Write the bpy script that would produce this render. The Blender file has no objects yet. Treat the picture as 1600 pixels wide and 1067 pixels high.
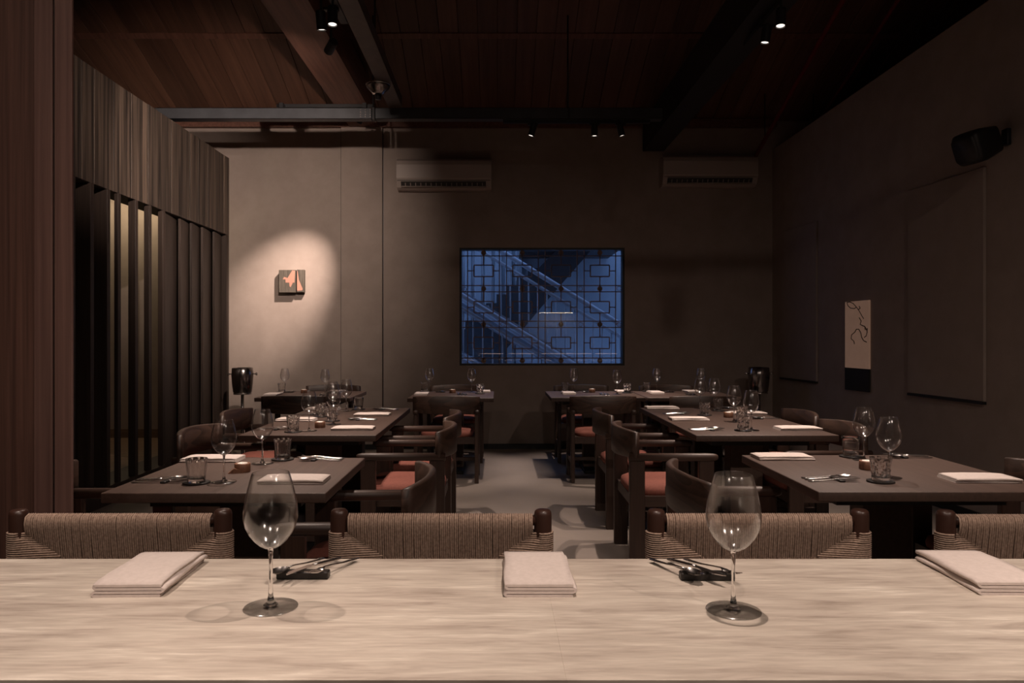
import bpy, bmesh, math, random
from mathutils import Vector, Matrix
random.seed(7)
PI = math.pi
SC = bpy.context.scene
COL = SC.collection

# ------------------------------------------------------------------ camera, sky, exposure
CAM_H, FPX, VX, VY = 1.28, 1150.0, 778.0, 528.0
cam_d = bpy.data.cameras.new('camera')
cam_d.sensor_width = 36.0
cam_d.lens = 36.0 * FPX / 1600.0
cam_d.shift_x = (800.0 - VX) / 1600.0
cam_d.shift_y = -(533.5 - VY) / 1600.0
cam_d.clip_start = 0.05
cam = bpy.data.objects.new('camera', cam_d)
cam.location = (0, 0, CAM_H)
cam.rotation_euler = (PI / 2, 0, 0)
COL.objects.link(cam)
SC.camera = cam

world = bpy.data.worlds.new('dusk_sky')
world.use_nodes = True
bg = world.node_tree.nodes['Background']
bg.inputs['Color'].default_value = (0.22, 0.40, 0.90, 1)
bg.inputs['Strength'].default_value = 1.1
SC.world = world

SC.view_settings.view_transform = 'Standard'
SC.view_settings.look = 'None'
SC.view_settings.gamma = 1.0
SC.view_settings.exposure = 1.0
SC.view_settings.use_curve_mapping = False
try:
    SC.cycles.max_bounces = 8
    SC.cycles.diffuse_bounces = 4
    SC.cycles.glossy_bounces = 5
    SC.cycles.transmission_bounces = 8
    SC.cycles.transparent_max_bounces = 40
    SC.cycles.caustics_reflective = False
    SC.cycles.caustics_refractive = False
    SC.cycles.sample_clamp_indirect = 4.0
    SC.cycles.sample_clamp_direct = 0.0
except Exception:
    pass
WARM = (1.0, 0.80, 0.68)

# ------------------------------------------------------------------ materials
MATS = {}
def nt(name):
    m = bpy.data.materials.new(name); m.use_nodes = True
    t = m.node_tree
    return m, t, t.nodes, t.links, t.nodes['Principled BSDF']

def plain(name, col, rough=0.5, metal=0.0, spec=0.5):
    m, t, n, l, p = nt(name)
    p.inputs['Base Color'].default_value = (*col, 1)
    p.inputs['Roughness'].default_value = rough
    p.inputs['Metallic'].default_value = metal
    p.inputs['Specular IOR Level'].default_value = spec
    MATS[name] = m
    return m

def coords(n, l, scale, offset_random=True):
    tc = n.new('ShaderNodeTexCoord')
    mp = n.new('ShaderNodeMapping')
    mp.inputs['Scale'].default_value = scale
    if offset_random:
        oi = n.new('ShaderNodeObjectInfo')
        mu = n.new('ShaderNodeMath'); mu.operation = 'MULTIPLY'; mu.inputs[1].default_value = 37.0
        cb = n.new('ShaderNodeCombineXYZ')
        l.new(oi.outputs['Random'], mu.inputs[0])
        for i in range(3): l.new(mu.outputs[0], cb.inputs[i])
        ad = n.new('ShaderNodeVectorMath'); ad.operation = 'ADD'
        l.new(tc.outputs['Object'], ad.inputs[0]); l.new(cb.outputs[0], ad.inputs[1])
        l.new(ad.outputs[0], mp.inputs['Vector'])
    else:
        l.new(tc.outputs['Object'], mp.inputs['Vector'])
    return mp

def ramp(n, stops):
    r = n.new('ShaderNodeValToRGB')
    e = r.color_ramp.elements
    while len(e) < len(stops): e.new(0.5)
    for i, (p, c) in enumerate(stops):
        e[i].position = p; e[i].color = (*c, 1)
    return r

def wood(name, dark, light, axis='x', fine=42.0, stretch=0.045, rough=0.5, bump=0.15, vary=0.35, cathedral=False, lo=0.30, hi=0.72):
    m, t, n, l, p = nt(name)
    s = [fine] * 3
    s['xyz'.index(axis)] = fine * stretch
    mp = coords(n, l, s)
    nz = n.new('ShaderNodeTexNoise'); nz.inputs['Scale'].default_value = 1.0
    nz.inputs['Detail'].default_value = 6; nz.inputs['Roughness'].default_value = 0.62
    nz.inputs['Distortion'].default_value = 0.25
    l.new(mp.outputs[0], nz.inputs['Vector'])
    fac = nz.outputs['Fac']
    if cathedral:
        s2 = [5.0] * 3; s2['xyz'.index(axis)] = 0.55
        mp2 = coords(n, l, s2)
        n2 = n.new('ShaderNodeTexNoise'); n2.inputs['Scale'].default_value = 1.0
        n2.inputs['Detail'].default_value = 1.5
        l.new(mp2.outputs[0], n2.inputs['Vector'])
        ml = n.new('ShaderNodeMath'); ml.operation = 'MULTIPLY'; ml.inputs[1].default_value = 13.0
        fr = n.new('ShaderNodeMath'); fr.operation = 'FRACT'
        l.new(n2.outputs['Fac'], ml.inputs[0]); l.new(ml.outputs[0], fr.inputs[0])
        mx = n.new('ShaderNodeMath'); mx.operation = 'MULTIPLY_ADD'; mx.inputs[1].default_value = 0.35
        sb = n.new('ShaderNodeMath'); sb.operation = 'MULTIPLY'; sb.inputs[1].default_value = 0.72
        l.new(nz.outputs['Fac'], sb.inputs[0])
        l.new(fr.outputs[0], mx.inputs[0]); l.new(sb.outputs[0], mx.inputs[2])
        fac = mx.outputs[0]
    r = ramp(n, [(lo, dark), (hi, light)])
    l.new(fac, r.inputs['Fac'])
    oi = n.new('ShaderNodeObjectInfo')
    mr = n.new('ShaderNodeMapRange')
    mr.inputs['To Min'].default_value = 1 - vary; mr.inputs['To Max'].default_value = 1 + vary
    l.new(oi.outputs['Random'], mr.inputs['Value'])
    vm = n.new('ShaderNodeVectorMath'); vm.operation = 'SCALE'
    l.new(r.outputs['Color'], vm.inputs[0]); l.new(mr.outputs[0], vm.inputs['Scale'])
    l.new(vm.outputs[0], p.inputs['Base Color'])
    p.inputs['Roughness'].default_value = rough
    if bump:
        b = n.new('ShaderNodeBump'); b.inputs['Strength'].default_value = bump; b.inputs['Distance'].default_value = 0.003
        l.new(fac, b.inputs['Height']); l.new(b.outputs[0], p.inputs['Normal'])
    MATS[name] = m
    return m

def mottled(name, c1, c2, scale=(3, 3, 3), rough=0.8, detail=5, bump=0.05, lo=0.35, hi=0.65, spec=0.3):
    m, t, n, l, p = nt(name)
    mp = coords(n, l, scale, False)
    nz = n.new('ShaderNodeTexNoise'); nz.inputs['Scale'].default_value = 1.0
    nz.inputs['Detail'].default_value = detail; nz.inputs['Roughness'].default_value = 0.6
    l.new(mp.outputs[0], nz.inputs['Vector'])
    r = ramp(n, [(lo, c1), (hi, c2)])
    l.new(nz.outputs['Fac'], r.inputs['Fac']); l.new(r.outputs['Color'], p.inputs['Base Color'])
    p.inputs['Roughness'].default_value = rough
    p.inputs['Specular IOR Level'].default_value = spec
    if bump:
        b = n.new('ShaderNodeBump'); b.inputs['Strength'].default_value = bump; b.inputs['Distance'].default_value = 0.004
        l.new(nz.outputs['Fac'], b.inputs['Height']); l.new(b.outputs[0], p.inputs['Normal'])
    MATS[name] = m
    return m

mottled('plaster', (0.285, 0.230, 0.200), (0.325, 0.264, 0.230), (5, 5, 5), 0.85)
mottled('panel_paint', (0.285, 0.232, 0.203), (0.315, 0.257, 0.225), (5, 5, 5), 0.8)
mottled('concrete', (0.175, 0.145, 0.125), (0.215, 0.178, 0.152), (1.2, 1.2, 1.2), 0.62, 8, 0.04)
mottled('kitchen_tile', (0.40, 0.36, 0.33), (0.46, 0.42, 0.38), (4, 4, 4), 0.5)
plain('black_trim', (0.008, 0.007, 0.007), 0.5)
wood('table_wood', (0.052, 0.030, 0.022), (0.080, 0.047, 0.035), 'y', 60, 0.03, 0.55, 0.05, 0.08)
wood('chair_wood', (0.024, 0.0115, 0.0075), (0.056, 0.029, 0.0195), 'x', 55, 0.05, 0.5, 0.06, 0.2)
wood('chair_wood_upright', (0.024, 0.0115, 0.0075), (0.050, 0.026, 0.0175), 'z', 55, 0.05, 0.45, 0.06, 0.2)
wood('chair_wood_wide', (0.022, 0.011, 0.007), (0.060, 0.032, 0.022), 'y', 40, 0.06, 0.5, 0.06, 0.2, True)
wood('fascia_wood', (0.018, 0.012, 0.009), (0.128, 0.090, 0.067), 'z', 32, 0.02, 0.6, 0.8, 0.3, False, 0.38, 0.64)
wood('fin_wood', (0.022, 0.014, 0.010), (0.052, 0.033, 0.025), 'z', 48, 0.03, 0.6, 0.2, 0.2)
wood('ceiling_wood', (0.072, 0.031, 0.019), (0.148, 0.070, 0.043), 'y', 16, 0.05, 0.55, 0.1, 0.22)
wood('beam_wood', (0.090, 0.036, 0.024), (0.190, 0.085, 0.058), 'y', 30, 0.04, 0.6, 0.15, 0.1)
wood('column_wood', (0.066, 0.032, 0.024), (0.165, 0.083, 0.062), 'z', 60, 0.018, 0.55, 0.3, 0.1)
wood('column_trim_wood', (0.140, 0.075, 0.062), (0.230, 0.128, 0.106), 'z', 60, 0.02, 0.55, 0.2, 0.1)
wood('candle_wood', (0.11, 0.05, 0.03), (0.26, 0.12, 0.07), 'z', 90, 0.1, 0.5, 0.1, 0.2)
wood('platform_wood', (0.10, 0.06, 0.035), (0.22, 0.14, 0.09), 'x', 30, 0.04, 0.5, 0.05, 0.1)
plain('dark_steel', (0.012, 0.011, 0.012), 0.5, 0.0, 0.4)
mottled('tray_steel', (0.046, 0.047, 0.052), (0.058, 0.060, 0.066), (8, 8, 8), 0.42, 4, 0)
mottled('trunk_steel', (0.085, 0.070, 0.062), (0.11, 0.09, 0.08), (8, 8, 8), 0.5, 4, 0)
plain('chrome', (0.62, 0.58, 0.56), 0.24, 1.0)
plain('bucket_metal', (0.34, 0.31, 0.30), 0.2, 1.0)
plain('red_pipe', (0.16, 0.008, 0.007), 0.5)
plain('ac_white', (0.40, 0.335, 0.295), 0.45)
plain('ac_dark', (0.03, 0.025, 0.022), 0.6)
plain('wax', (0.85, 0.80, 0.72), 0.4)
plain('foil', (0.6, 0.58, 0.55), 0.3, 1.0)
plain('leather_black', (0.014, 0.011, 0.010), 0.45)
plain('bronze', (0.32, 0.18, 0.125), 0.45)
plain('scroll_black', (0.010, 0.008, 0.008), 0.7)
plain('ink', (0.045, 0.028, 0.018), 0.7)
plain('paint_coral', (0.42, 0.20, 0.145), 0.6)
plain('paint_orange', (0.55, 0.18, 0.09), 0.6)
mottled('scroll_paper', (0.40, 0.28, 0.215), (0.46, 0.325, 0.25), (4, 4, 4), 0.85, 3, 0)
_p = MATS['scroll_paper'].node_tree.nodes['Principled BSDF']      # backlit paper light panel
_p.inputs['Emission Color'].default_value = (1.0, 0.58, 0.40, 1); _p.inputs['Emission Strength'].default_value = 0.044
mottled('canvas_grey', (0.060, 0.050, 0.040), (0.11, 0.092, 0.074), (60, 60, 6), 0.7, 4, 0)
mottled('rust_fabric', (0.185, 0.060, 0.043), (0.225, 0.076, 0.055), (70, 70, 70), 0.85, 3, 0.1)
mottled('linen', (0.58, 0.50, 0.46), (0.63, 0.545, 0.505), (90, 90, 90), 0.9, 3, 0.12)
mottled('rope', (0.245, 0.170, 0.130), (0.41, 0.295, 0.228), (160, 160, 160), 0.85, 3, 0.2)
plain('post_wood', (0.045, 0.020, 0.014), 0.35)
mottled('stair_wall', (0.30, 0.33, 0.36), (0.34, 0.37, 0.40), (2, 2, 2), 0.8)
mottled('stair_steel', (0.34, 0.36, 0.40), (0.40, 0.43, 0.47), (8, 8, 8), 0.45, 4, 0)
plain('stair_shade', (0.035, 0.036, 0.040), 0.6)  # stair steel darkened to stand for unlit shade
plain('hood_black', (0.02, 0.02, 0.02), 0.5)

def travertine():
    m, t, n, l, p = nt('travertine')
    mp = coords(n, l, (5.0, 34, 34), False)
    a = n.new('ShaderNodeTexNoise'); a.inputs['Scale'].default_value = 1.0; a.inputs['Detail'].default_value = 7
    a.inputs['Roughness'].default_value = 0.6; a.inputs['Distortion'].default_value = 0.4
    l.new(mp.outputs[0], a.inputs['Vector'])
    r = ramp(n, [(0.28, (0.34, 0.280, 0.235)), (0.45, (0.475, 0.410, 0.350)), (0.58, (0.545, 0.480, 0.410)), (0.70, (0.68, 0.615, 0.535))])
    l.new(a.outputs['Fac'], r.inputs['Fac'])
    mp2 = coords(n, l, (16, 130, 130), False)
    b = n.new('ShaderNodeTexNoise'); b.inputs['Scale'].default_value = 1.0; b.inputs['Detail'].default_value = 4
    l.new(mp2.outputs[0], b.inputs['Vector'])
    r2 = ramp(n, [(0.25, (0.86, 0.85, 0.84)), (0.5, (1, 1, 1)), (0.78, (1.12, 1.12, 1.12))])
    l.new(b.outputs['Fac'], r2.inputs['Fac'])
    mx = n.new('ShaderNodeMix'); mx.data_type = 'RGBA'; mx.blend_type = 'MULTIPLY'; mx.inputs[0].default_value = 1.0
    l.new(r.outputs['Color'], mx.inputs[6]); l.new(r2.outputs['Color'], mx.inputs[7])
    l.new(mx.outputs[2], p.inputs['Base Color'])
    p.inputs['Roughness'].default_value = 0.5
    p.inputs['Specular IOR Level'].default_value = 0.35
    MATS['travertine'] = m
travertine()

def thin_glass(name, f0=0.045, tint=(0.985, 0.985, 0.985), rough=0.0, gain=0.9):
    m = bpy.data.materials.new(name); m.use_nodes = True
    t = m.node_tree; n, l = t.nodes, t.links
    n.clear()
    out = n.new('ShaderNodeOutputMaterial')
    tr = n.new('ShaderNodeBsdfTransparent'); tr.inputs['Color'].default_value = (*tint, 1)
    gl = n.new('ShaderNodeBsdfGlossy'); gl.inputs['Roughness'].default_value = rough
    lw = n.new('ShaderNodeLayerWeight'); lw.inputs['Blend'].default_value = 0.5
    pw = n.new('ShaderNodeMath'); pw.operation = 'POWER'; pw.inputs[1].default_value = 3.2
    ma = n.new('ShaderNodeMath'); ma.operation = 'MULTIPLY_ADD'; ma.inputs[1].default_value = gain; ma.inputs[2].default_value = f0
    mx = n.new('ShaderNodeMixShader')
    l.new(lw.outputs['Facing'], pw.inputs[0]); l.new(pw.outputs[0], ma.inputs[0])
    l.new(ma.outputs[0], mx.inputs[0]); l.new(tr.outputs[0], mx.inputs[1]); l.new(gl.outputs[0], mx.inputs[2])
    l.new(mx.outputs[0], out.inputs['Surface'])
    MATS[name] = m
thin_glass('glass_thin', 0.072, (0.988, 0.985, 0.982), 0.15, 1.0)
thin_glass('glass_cut', 0.11, (0.97, 0.965, 0.96), 0.2)
thin_glass('window_glass', 0.08, (0.95, 0.95, 0.95), 0.0, 0.5)

def solid_glass():
    m, t, n, l, p = nt('glass_solid')
    p.inputs['Base Color'].default_value = (0.97, 0.96, 0.95, 1)
    p.inputs['Roughness'].default_value = 0.06
    p.inputs['IOR'].default_value = 1.48
    p.inputs['Transmission Weight'].default_value = 1.0
    MATS['glass_solid'] = m
solid_glass()
def cut_glass():
    m, t, n, l, p = nt('glass_tumbler')
    p.inputs['Base Color'].default_value = (0.99, 0.98, 0.97, 1)
    p.inputs['Roughness'].default_value = 0.10
    p.inputs['IOR'].default_value = 1.5
    p.inputs['Transmission Weight'].default_value = 1.0
    MATS['glass_tumbler'] = m
cut_glass()

def emis(name, col, s):
    m = bpy.data.materials.new(name); m.use_nodes = True
    n, l = m.node_tree.nodes, m.node_tree.links
    n.clear()
    o = n.new('ShaderNodeOutputMaterial'); e = n.new('ShaderNodeEmission')
    e.inputs['Color'].default_value = (*col, 1); e.inputs['Strength'].default_value = s
    l.new(e.outputs[0], o.inputs['Surface'])
    MATS[name] = m
emis('lamp_lens', (1.0, 0.86, 0.74), 1.2)
emis('strip_glow', (1.0, 0.84, 0.70), 3.0)
emis('edge_glow', (1.0, 0.70, 0.58), 1.0)
emis('cove_glow', (1.0, 0.80, 0.50), 3.0)

# ------------------------------------------------------------------ mesh helpers
class MB:
    def __init__(s): s.v = []; s.f = []; s.sm = []
    def add(s, v, f, smooth=False):
        b = len(s.v); s.v += [tuple(p) for p in v]
        s.f += [tuple(i + b for i in q) for q in f]; s.sm += [smooth] * len(f)
        return s
    def box(s, x0, x1, y0, y1, z0, z1):
        v = [(x, y, z) for x in (x0, x1) for y in (y0, y1) for z in (z0, z1)]
        f = [(0, 1, 3, 2), (4, 6, 7, 5), (0, 4, 5, 1), (2, 3, 7, 6), (0, 2, 6, 4), (1, 5, 7, 3)]
        return s.add(v, f)
    def rbox(s, x0, x1, y0, y1, z0, z1, r=0.005, seg=2):
        bm = bmesh.new()
        bmesh.ops.create_cube(bm, size=1.0)
        for q in bm.verts:
            q.co = Vector(((x0 + x1) / 2 + q.co.x * (x1 - x0), (y0 + y1) / 2 + q.co.y * (y1 - y0), (z0 + z1) / 2 + q.co.z * (z1 - z0)))
        bmesh.ops.bevel(bm, geom=list(bm.edges), offset=r, segments=seg, profile=0.5, affect='EDGES')
        return s.frombm(bm, seg > 1)
    def frombm(s, bm, smooth=False):
        bm.verts.index_update()
        v = [q.co.copy() for q in bm.verts]; f = [[q.index for q in g.verts] for g in bm.faces]
        bm.free()
        return s.add(v, f, smooth)
    def lathe(s, prof, n=24, cx=0, cy=0, smooth=True, mod=None):
        v = []; f = []
        for (r, z) in prof:
            for i in range(n):
                a = 2 * PI * i / n
                rr = r if mod is None else mod(r, z, i, n)
                v.append((cx + rr * math.cos(a), cy + rr * math.sin(a), z))
        for j in range(len(prof) - 1):
            for i in range(n):
                k = (i + 1) % n
                f.append((j * n + i, j * n + k, (j + 1) * n + k, (j + 1) * n + i))
        if prof[0][0] > 1e-6: f.append(tuple(range(n))[::-1])
        if prof[-1][0] > 1e-6: f.append(tuple((len(prof) - 1) * n + i for i in range(n)))
        return s.add(v, f, smooth)
    def shell(s, prof, n=24, smooth=True):      # closed loop profile, revolved (no caps)
        v = []; f = []; m = len(prof)
        for (r, z) in prof:
            for i in range(n):
                a = 2 * PI * i / n
                v.append((r * math.cos(a), r * math.sin(a), z))
        for j in range(m - 1):
            for i in range(n):
                k = (i + 1) % n
                f.append((j * n + i, j * n + k, (j + 1) * n + k, (j + 1) * n + i))
        return s.add(v, f, smooth)
    def tube(s, pts, r, n=6, cap=True, smooth=True):
        pts = [Vector(p) for p in pts]; m = len(pts)
        rs = r if isinstance(r, (list, tuple)) else [r] * m
        v = []; f = []
        t0 = (pts[1] - pts[0]).normalized()
        up = Vector((0, 0, 1)) if abs(t0.z) < 0.9 else Vector((1, 0, 0))
        nrm = t0.cross(up).normalized()
        for i in range(m):
            t = (pts[min(i + 1, m - 1)] - pts[max(i - 1, 0)]).normalized()
            nrm = (nrm - t * nrm.dot(t)).normalized()
            b = t.cross(nrm)
            for k in range(n):
                a = 2 * PI * k / n
                v.append(pts[i] + (nrm * math.cos(a) + b * math.sin(a)) * rs[i])
        for i in range(m - 1):
            for k in range(n):
                q = (k + 1) % n
                f.append((i * n + k, i * n + q, (i + 1) * n + q, (i + 1) * n + k))
        if cap:
            f.append(tuple(range(n))[::-1]); f.append(tuple((m - 1) * n + k for k in range(n)))
        return s.add(v, f, smooth)
    def loft(s, secs, cap=True, smooth=True, closed=True):
        n = len(secs[0]); v = [p for q in secs for p in q]; f = []
        for j in range(len(secs) - 1):
            for i in range(n if closed else n - 1):
                k = (i + 1) % n
                f.append((j * n + i, j * n + k, (j + 1) * n + k, (j + 1) * n + i))
        if cap and closed:
            f.append(tuple(range(n))[::-1]); f.append(tuple((len(secs) - 1) * n + i for i in range(n)))
        return s.add(v, f, smooth)
    def prism(s, poly, axis, a, b, smooth=False):    # 2d polygon extruded along axis between a and b
        def P(u, w, t):
            return {'x': (t, u, w), 'y': (u, t, w), 'z': (u, w, t)}[axis]
        return s.loft([[P(u, w, a) for u, w in poly], [P(u, w, b) for u, w in poly]], True, smooth)
    def mesh(s, name):
        me = bpy.data.meshes.new(name)
        me.from_pydata(s.v, [], s.f)
        me.polygons.foreach_set('use_smooth', s.sm)
        bm = bmesh.new(); bm.from_mesh(me)
        bmesh.ops.recalc_face_normals(bm, faces=bm.faces)
        bm.to_mesh(me); bm.free()
        return me

def mb(): return MB()

def obj(name, data, mat=None, parent=None, loc=(0, 0, 0), rot=(0, 0, 0), scale=(1, 1, 1)):
    me = data.mesh(name) if isinstance(data, MB) else data
    if mat is not None and not me.materials: me.materials.append(MATS[mat])
    o = bpy.data.objects.new(name, me)
    COL.objects.link(o)
    o.location = loc; o.rotation_euler = rot; o.scale = scale
    if parent is not None: o.parent = parent
    return o

def tag(o, label=None, cat=None, group=None, kind=None):
    if label: o['label'] = label
    if cat: o['category'] = cat
    if group: o['group'] = group
    if kind: o['kind'] = kind
    return o

def thing(name, label, cat, loc=(0, 0, 0), rotz=0.0, group=None, rot=None):
    o = bpy.data.objects.new(name, None)
    COL.objects.link(o)
    o.empty_display_size = 0.1
    o.location = loc; o.rotation_euler = rot or (0, 0, rotz)
    return tag(o, label, cat, group)

def struct(name, data, mat, label=None, cat=None, parent=None):
    o = obj(name, data, mat, parent)
    if parent is None: tag(o, label, cat, None, 'structure')
    return o

def root_struct(name, label, cat, loc=(0, 0, 0)):
    o = thing(name, label, cat, loc); o['kind'] = 'structure'
    return o

# template = list of (part name, mesh, parent part index or None, label, kind)
def template(parts):
    out = []
    for p in parts:
        name, data, mat = p[0], p[1], p[2]
        par = p[3] if len(p) > 3 else None
        lab = p[4] if len(p) > 4 else None
        kind = p[5] if len(p) > 5 else None
        me = data.mesh(name); me.materials.append(MATS[mat])
        out.append((name, me, par, lab, kind))
    return out

def place(tp, name, label, cat, loc, rotz=0.0, group=None, rot=None):
    root = thing(name, label, cat, loc, rotz, group, rot)
    made = []
    for (pn, me, par, lab, kind) in tp:
        o = bpy.data.objects.new(pn, me)
        COL.objects.link(o)
        o.parent = root if par is None else made[par]
        if lab: o['label'] = lab
        if kind: o['kind'] = kind
        made.append(o)
    return root

def place1(me, name, label, cat, loc, rotz=0.0, group=None, rot=None):
    o = bpy.data.objects.new(name, me); COL.objects.link(o)
    o.location = loc; o.rotation_euler = rot or (0, 0, rotz)
    return tag(o, label, cat, group)

TAB, CNT = 0.73, 0.806
def on(px, py, h=TAB):                     # point of the plane at height h seen at a photo pixel
    y = FPX * (CAM_H - h) / (py - VY)
    return ((px - VX) * y / FPX, y, h)

# ------------------------------------------------------------------ setting
CEIL0, SLOPE, YB = 3.78, 0.377, 8.5
def ceil_z(y): return CEIL0 + SLOPE * (YB - y)

struct('floor', mb().box(-5.0, 5.0, -4.0, YB + 0.2, -0.1, 0.0), 'concrete', 'pale grey-brown polished concrete floor of the dining room', 'floor')

# back wall with its window opening
wx0, wx1, wz0, wz1 = -0.443, 1.463, 0.962, 2.322
b = mb()
b.box(-5.0, wx0, YB, YB + 0.2, 0, 4.1); b.box(wx1, 5.0, YB, YB + 0.2, 0, 4.1)
b.box(wx0, wx1, YB, YB + 0.2, 0, wz0); b.box(wx0, wx1, YB, YB + 0.2, wz1, 4.1)
struct('wall_back', b, 'plaster', 'taupe plaster back wall around the lattice window', 'wall')
struct('trim_1', mb().box(-1.80, -1.33, YB - 0.05, YB, 0, 3.76), 'plaster', 'shallow taupe plaster pilaster on the back wall right of the lit painting', 'pilaster')
struct('trim_4', mb().box(-1.814, -1.80, YB - 0.004, YB, 0, 3.70).box(-1.33, -1.322, YB - 0.004, YB, 0, 3.70), 'black_trim', 'thin black strips painting the shadowed grooves at both pilaster edges', 'joint')  # black strips paint in the shadow lines of the edge grooves
b = mb(); b.box(-2.99, -1.80, YB - 0.012, YB, 0, 0.06); b.box(-1.33, 3.16, YB - 0.012, YB, 0, 0.06); b.box(-1.80, -1.33, YB - 0.062, YB - 0.05, 0, 0.06)
struct('baseboard_back', b, 'black_trim', 'black baseboard along the foot of the back wall', 'baseboard')
struct('trim_2', mb().box(-5.0, 3.2, YB - 0.07, YB, 3.70, 3.79), 'beam_wood', 'dark red wooden wall plate along the top of the back wall', 'trim')

# right partition wall, slightly splayed
def rw(y): return 3.655 - 0.057 * y
b = mb()
v = []
for (y, z) in ((YB, 0), (YB, 3.45), (-4.0, 3.98), (-4.0, 0)):
    v.append((rw(y), y, z))
for (y, z) in ((YB, 0), (YB, 3.45), (-4.0, 3.98), (-4.0, 0)):
    v.append((rw(y) + 0.15, y, z))
b.add(v, [(0, 1, 2, 3), (7, 6, 5, 4), (0, 4, 5, 1), (1, 5, 6, 2), (2, 6, 7, 3), (3, 7, 4, 0)])
wall_r = struct('wall_right', b, 'plaster', 'dark taupe partition wall on the right, open above', 'wall')
RA = math.atan(0.057)
def on_right(y, z, off=0.0):
    return (rw(y) - off, y, z)
def right_panel(y0, y1, label):
    L = (y1 - y0) / math.cos(RA)
    t = thing('wall_panel', label, 'wall panel', on_right((y0 + y1) / 2, 0.82), RA)
    obj('panel', mb().rbox(-0.022, 0.0, -L / 2, L / 2, 0.02, 1.64, 0.003, 1), 'panel_paint', t)
    obj('shadow_strip', mb().box(-0.028, 0.0, -L / 2, L / 2, 0.0, 0.02), 'black_trim', t)  # black strip stands for the shade under the panel
    t['kind'] = 'structure'
right_panel(5.07, 5.92, 'flush taupe wall panel with black strip as bottom shadow, below the loudspeaker')
right_panel(7.43, 8.25, 'flush taupe wall panel with black strip as bottom shadow, in the far right corner')
b = mb()
v = [(rw(y) - o, y, z) for y in (YB - 0.02, 3.0) for o in (0.0, 0.012) for z in (0, 0.06)]
b.add(v, [(0, 1, 3, 2), (4, 6, 7, 5), (0, 4, 5, 1), (2, 3, 7, 6), (0, 2, 6, 4), (1, 5, 7, 3)])
struct('baseboard_right', b, 'black_trim', 'black baseboard along the foot of the right wall', 'baseboard')
struct('wall_far_right', mb().box(5.0, 5.1, -4.0, YB + 0.2, 0, 7.6), 'plaster', 'outer side wall beyond the right partition', 'wall')
struct('wall_left', mb().box(-5.1, -5.0, -4.0, YB + 0.2, 0, 7.6), 'plaster', 'outer left wall behind the timber louvre room', 'wall')
struct('wall_front', mb().box(-5.0, 5.0, -4.1, -4.0, 0, 7.6), 'kitchen_tile', 'kitchen wall behind the stone counter', 'wall')

kw = thing('kitchen_worktop', 'steel kitchen worktop along the wall behind the counter', 'worktop', (0, -3.7, 0))
obj('top', mb().rbox(-3.0, 3.4, -0.28, 0.32, 0.82, 0.86, 0.004, 1), 'kitchen_tile', kw)
obj('cabinet_front', mb().box(-2.95, 3.35, -0.28, 0.28, 0.0, 0.82), 'hood_black', kw)
for (a0, a1) in ((-0.5, 0.15), (0.3, 1.0), (1.2, 2.6), (2.7, 3.3)): obj('added_edge_strip', mb().box(a0, a1, 0.32, 0.325, 0.838, 0.850), 'edge_glow', kw)  # glowing strips added for a bright line mirrored in the window
ks = thing('kitchen_shelf', 'kitchen wall shelf with an added glow strip below', 'shelf', (1.67, -4.0, 2.0))
obj('board', mb().rbox(-0.9, 0.9, 0.0, 0.3, 0.0, 0.03, 0.003, 1), 'hood_black', ks)
obj('added_glow_strip', mb().box(-0.5, 0.45, 0.25, 0.27, -0.012, 0.0), 'strip_glow', ks)  # strip and its lamp added for a streak mirrored in the window
kl = bpy.data.lights.new('added_shelf_light', 'AREA'); kl.shape = 'RECTANGLE'; kl.size = 0.95; kl.size_y = 0.03; kl.energy = 1.0; kl.color = (1.0, 0.84, 0.70)
ko = bpy.data.objects.new('added_shelf_light', kl); COL.objects.link(ko); ko.parent = ks; ko.location = (-0.02, 0.26, -0.016)

# sloping timber ceiling
YF = 0.5
poly = [(YB + 0.2, ceil_z(YB + 0.2) + 0.03), (YF, ceil_z(YF) + 0.03), (-4.0, ceil_z(YF) + 0.03), (-4.0, ceil_z(YF) + 0.13), (YF, ceil_z(YF) + 0.13), (YB + 0.2, ceil_z(YB + 0.2) + 0.13)]
ceil = struct('ceiling', mb().prism(poly, 'x', -5.0, 5.0), 'ceiling_wood', 'sloping reddish brown timber board ceiling', 'ceiling')
sl_a = -math.atan(SLOPE)
PW = 0.19
def plank_mesh(L, w):
    return mb().rbox(-w / 2 + 0.002, w / 2 - 0.002, 0, L, 0, 0.026, 0.003, 1).mesh('ceiling_board')
k = 1 / math.cos(sl_a)
pm1 = plank_mesh((YB - 7.27) * k, PW); pm2 = plank_mesh((7.21 - 4.6) * k, PW)
for me in (pm1, pm2): me.materials.append(MATS['ceiling_wood'])
for i in range(51):
    x = -4.85 + i * PW
    if x > 4.9: break
    for me, y0 in ((pm1, 7.27), (pm2, 4.6)):
        o = bpy.data.objects.new('ceiling_board', me); COL.objects.link(o)
        o.location = (x, y0, ceil_z(y0) + random.uniform(-0.003, 0.003)); o.rotation_euler = (sl_a, 0, 0); o.parent = ceil
o = obj('ceiling_batten', mb().box(-5, 5, -0.035, 0.035, -0.008, 0.03), 'beam_wood', ceil, (0, 7.24, ceil_z(7.24)), (sl_a, 0, 0))

# rafters
def rafter(x0, x1, zb, zt, label, mat):
    yc = YB - (zt - CEIL0) / SLOPE
    poly = [(YB - 0.06, zb), (YB - 0.06, min(zt, CEIL0)), (yc, zt), (2.2, zt), (2.2, zb)]
    return struct('rafter', mb().prism(poly, 'x', x0, x1), mat, label, 'beam')
rafter(-1.70, -1.36, 3.70, 4.02, 'big reddish timber ceiling beam running to the pilaster on the left', 'beam_wood')
rafter(1.66, 1.90, 3.42, 3.74, 'dark ceiling beam running back above the right tables', 'dark_steel')

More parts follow.
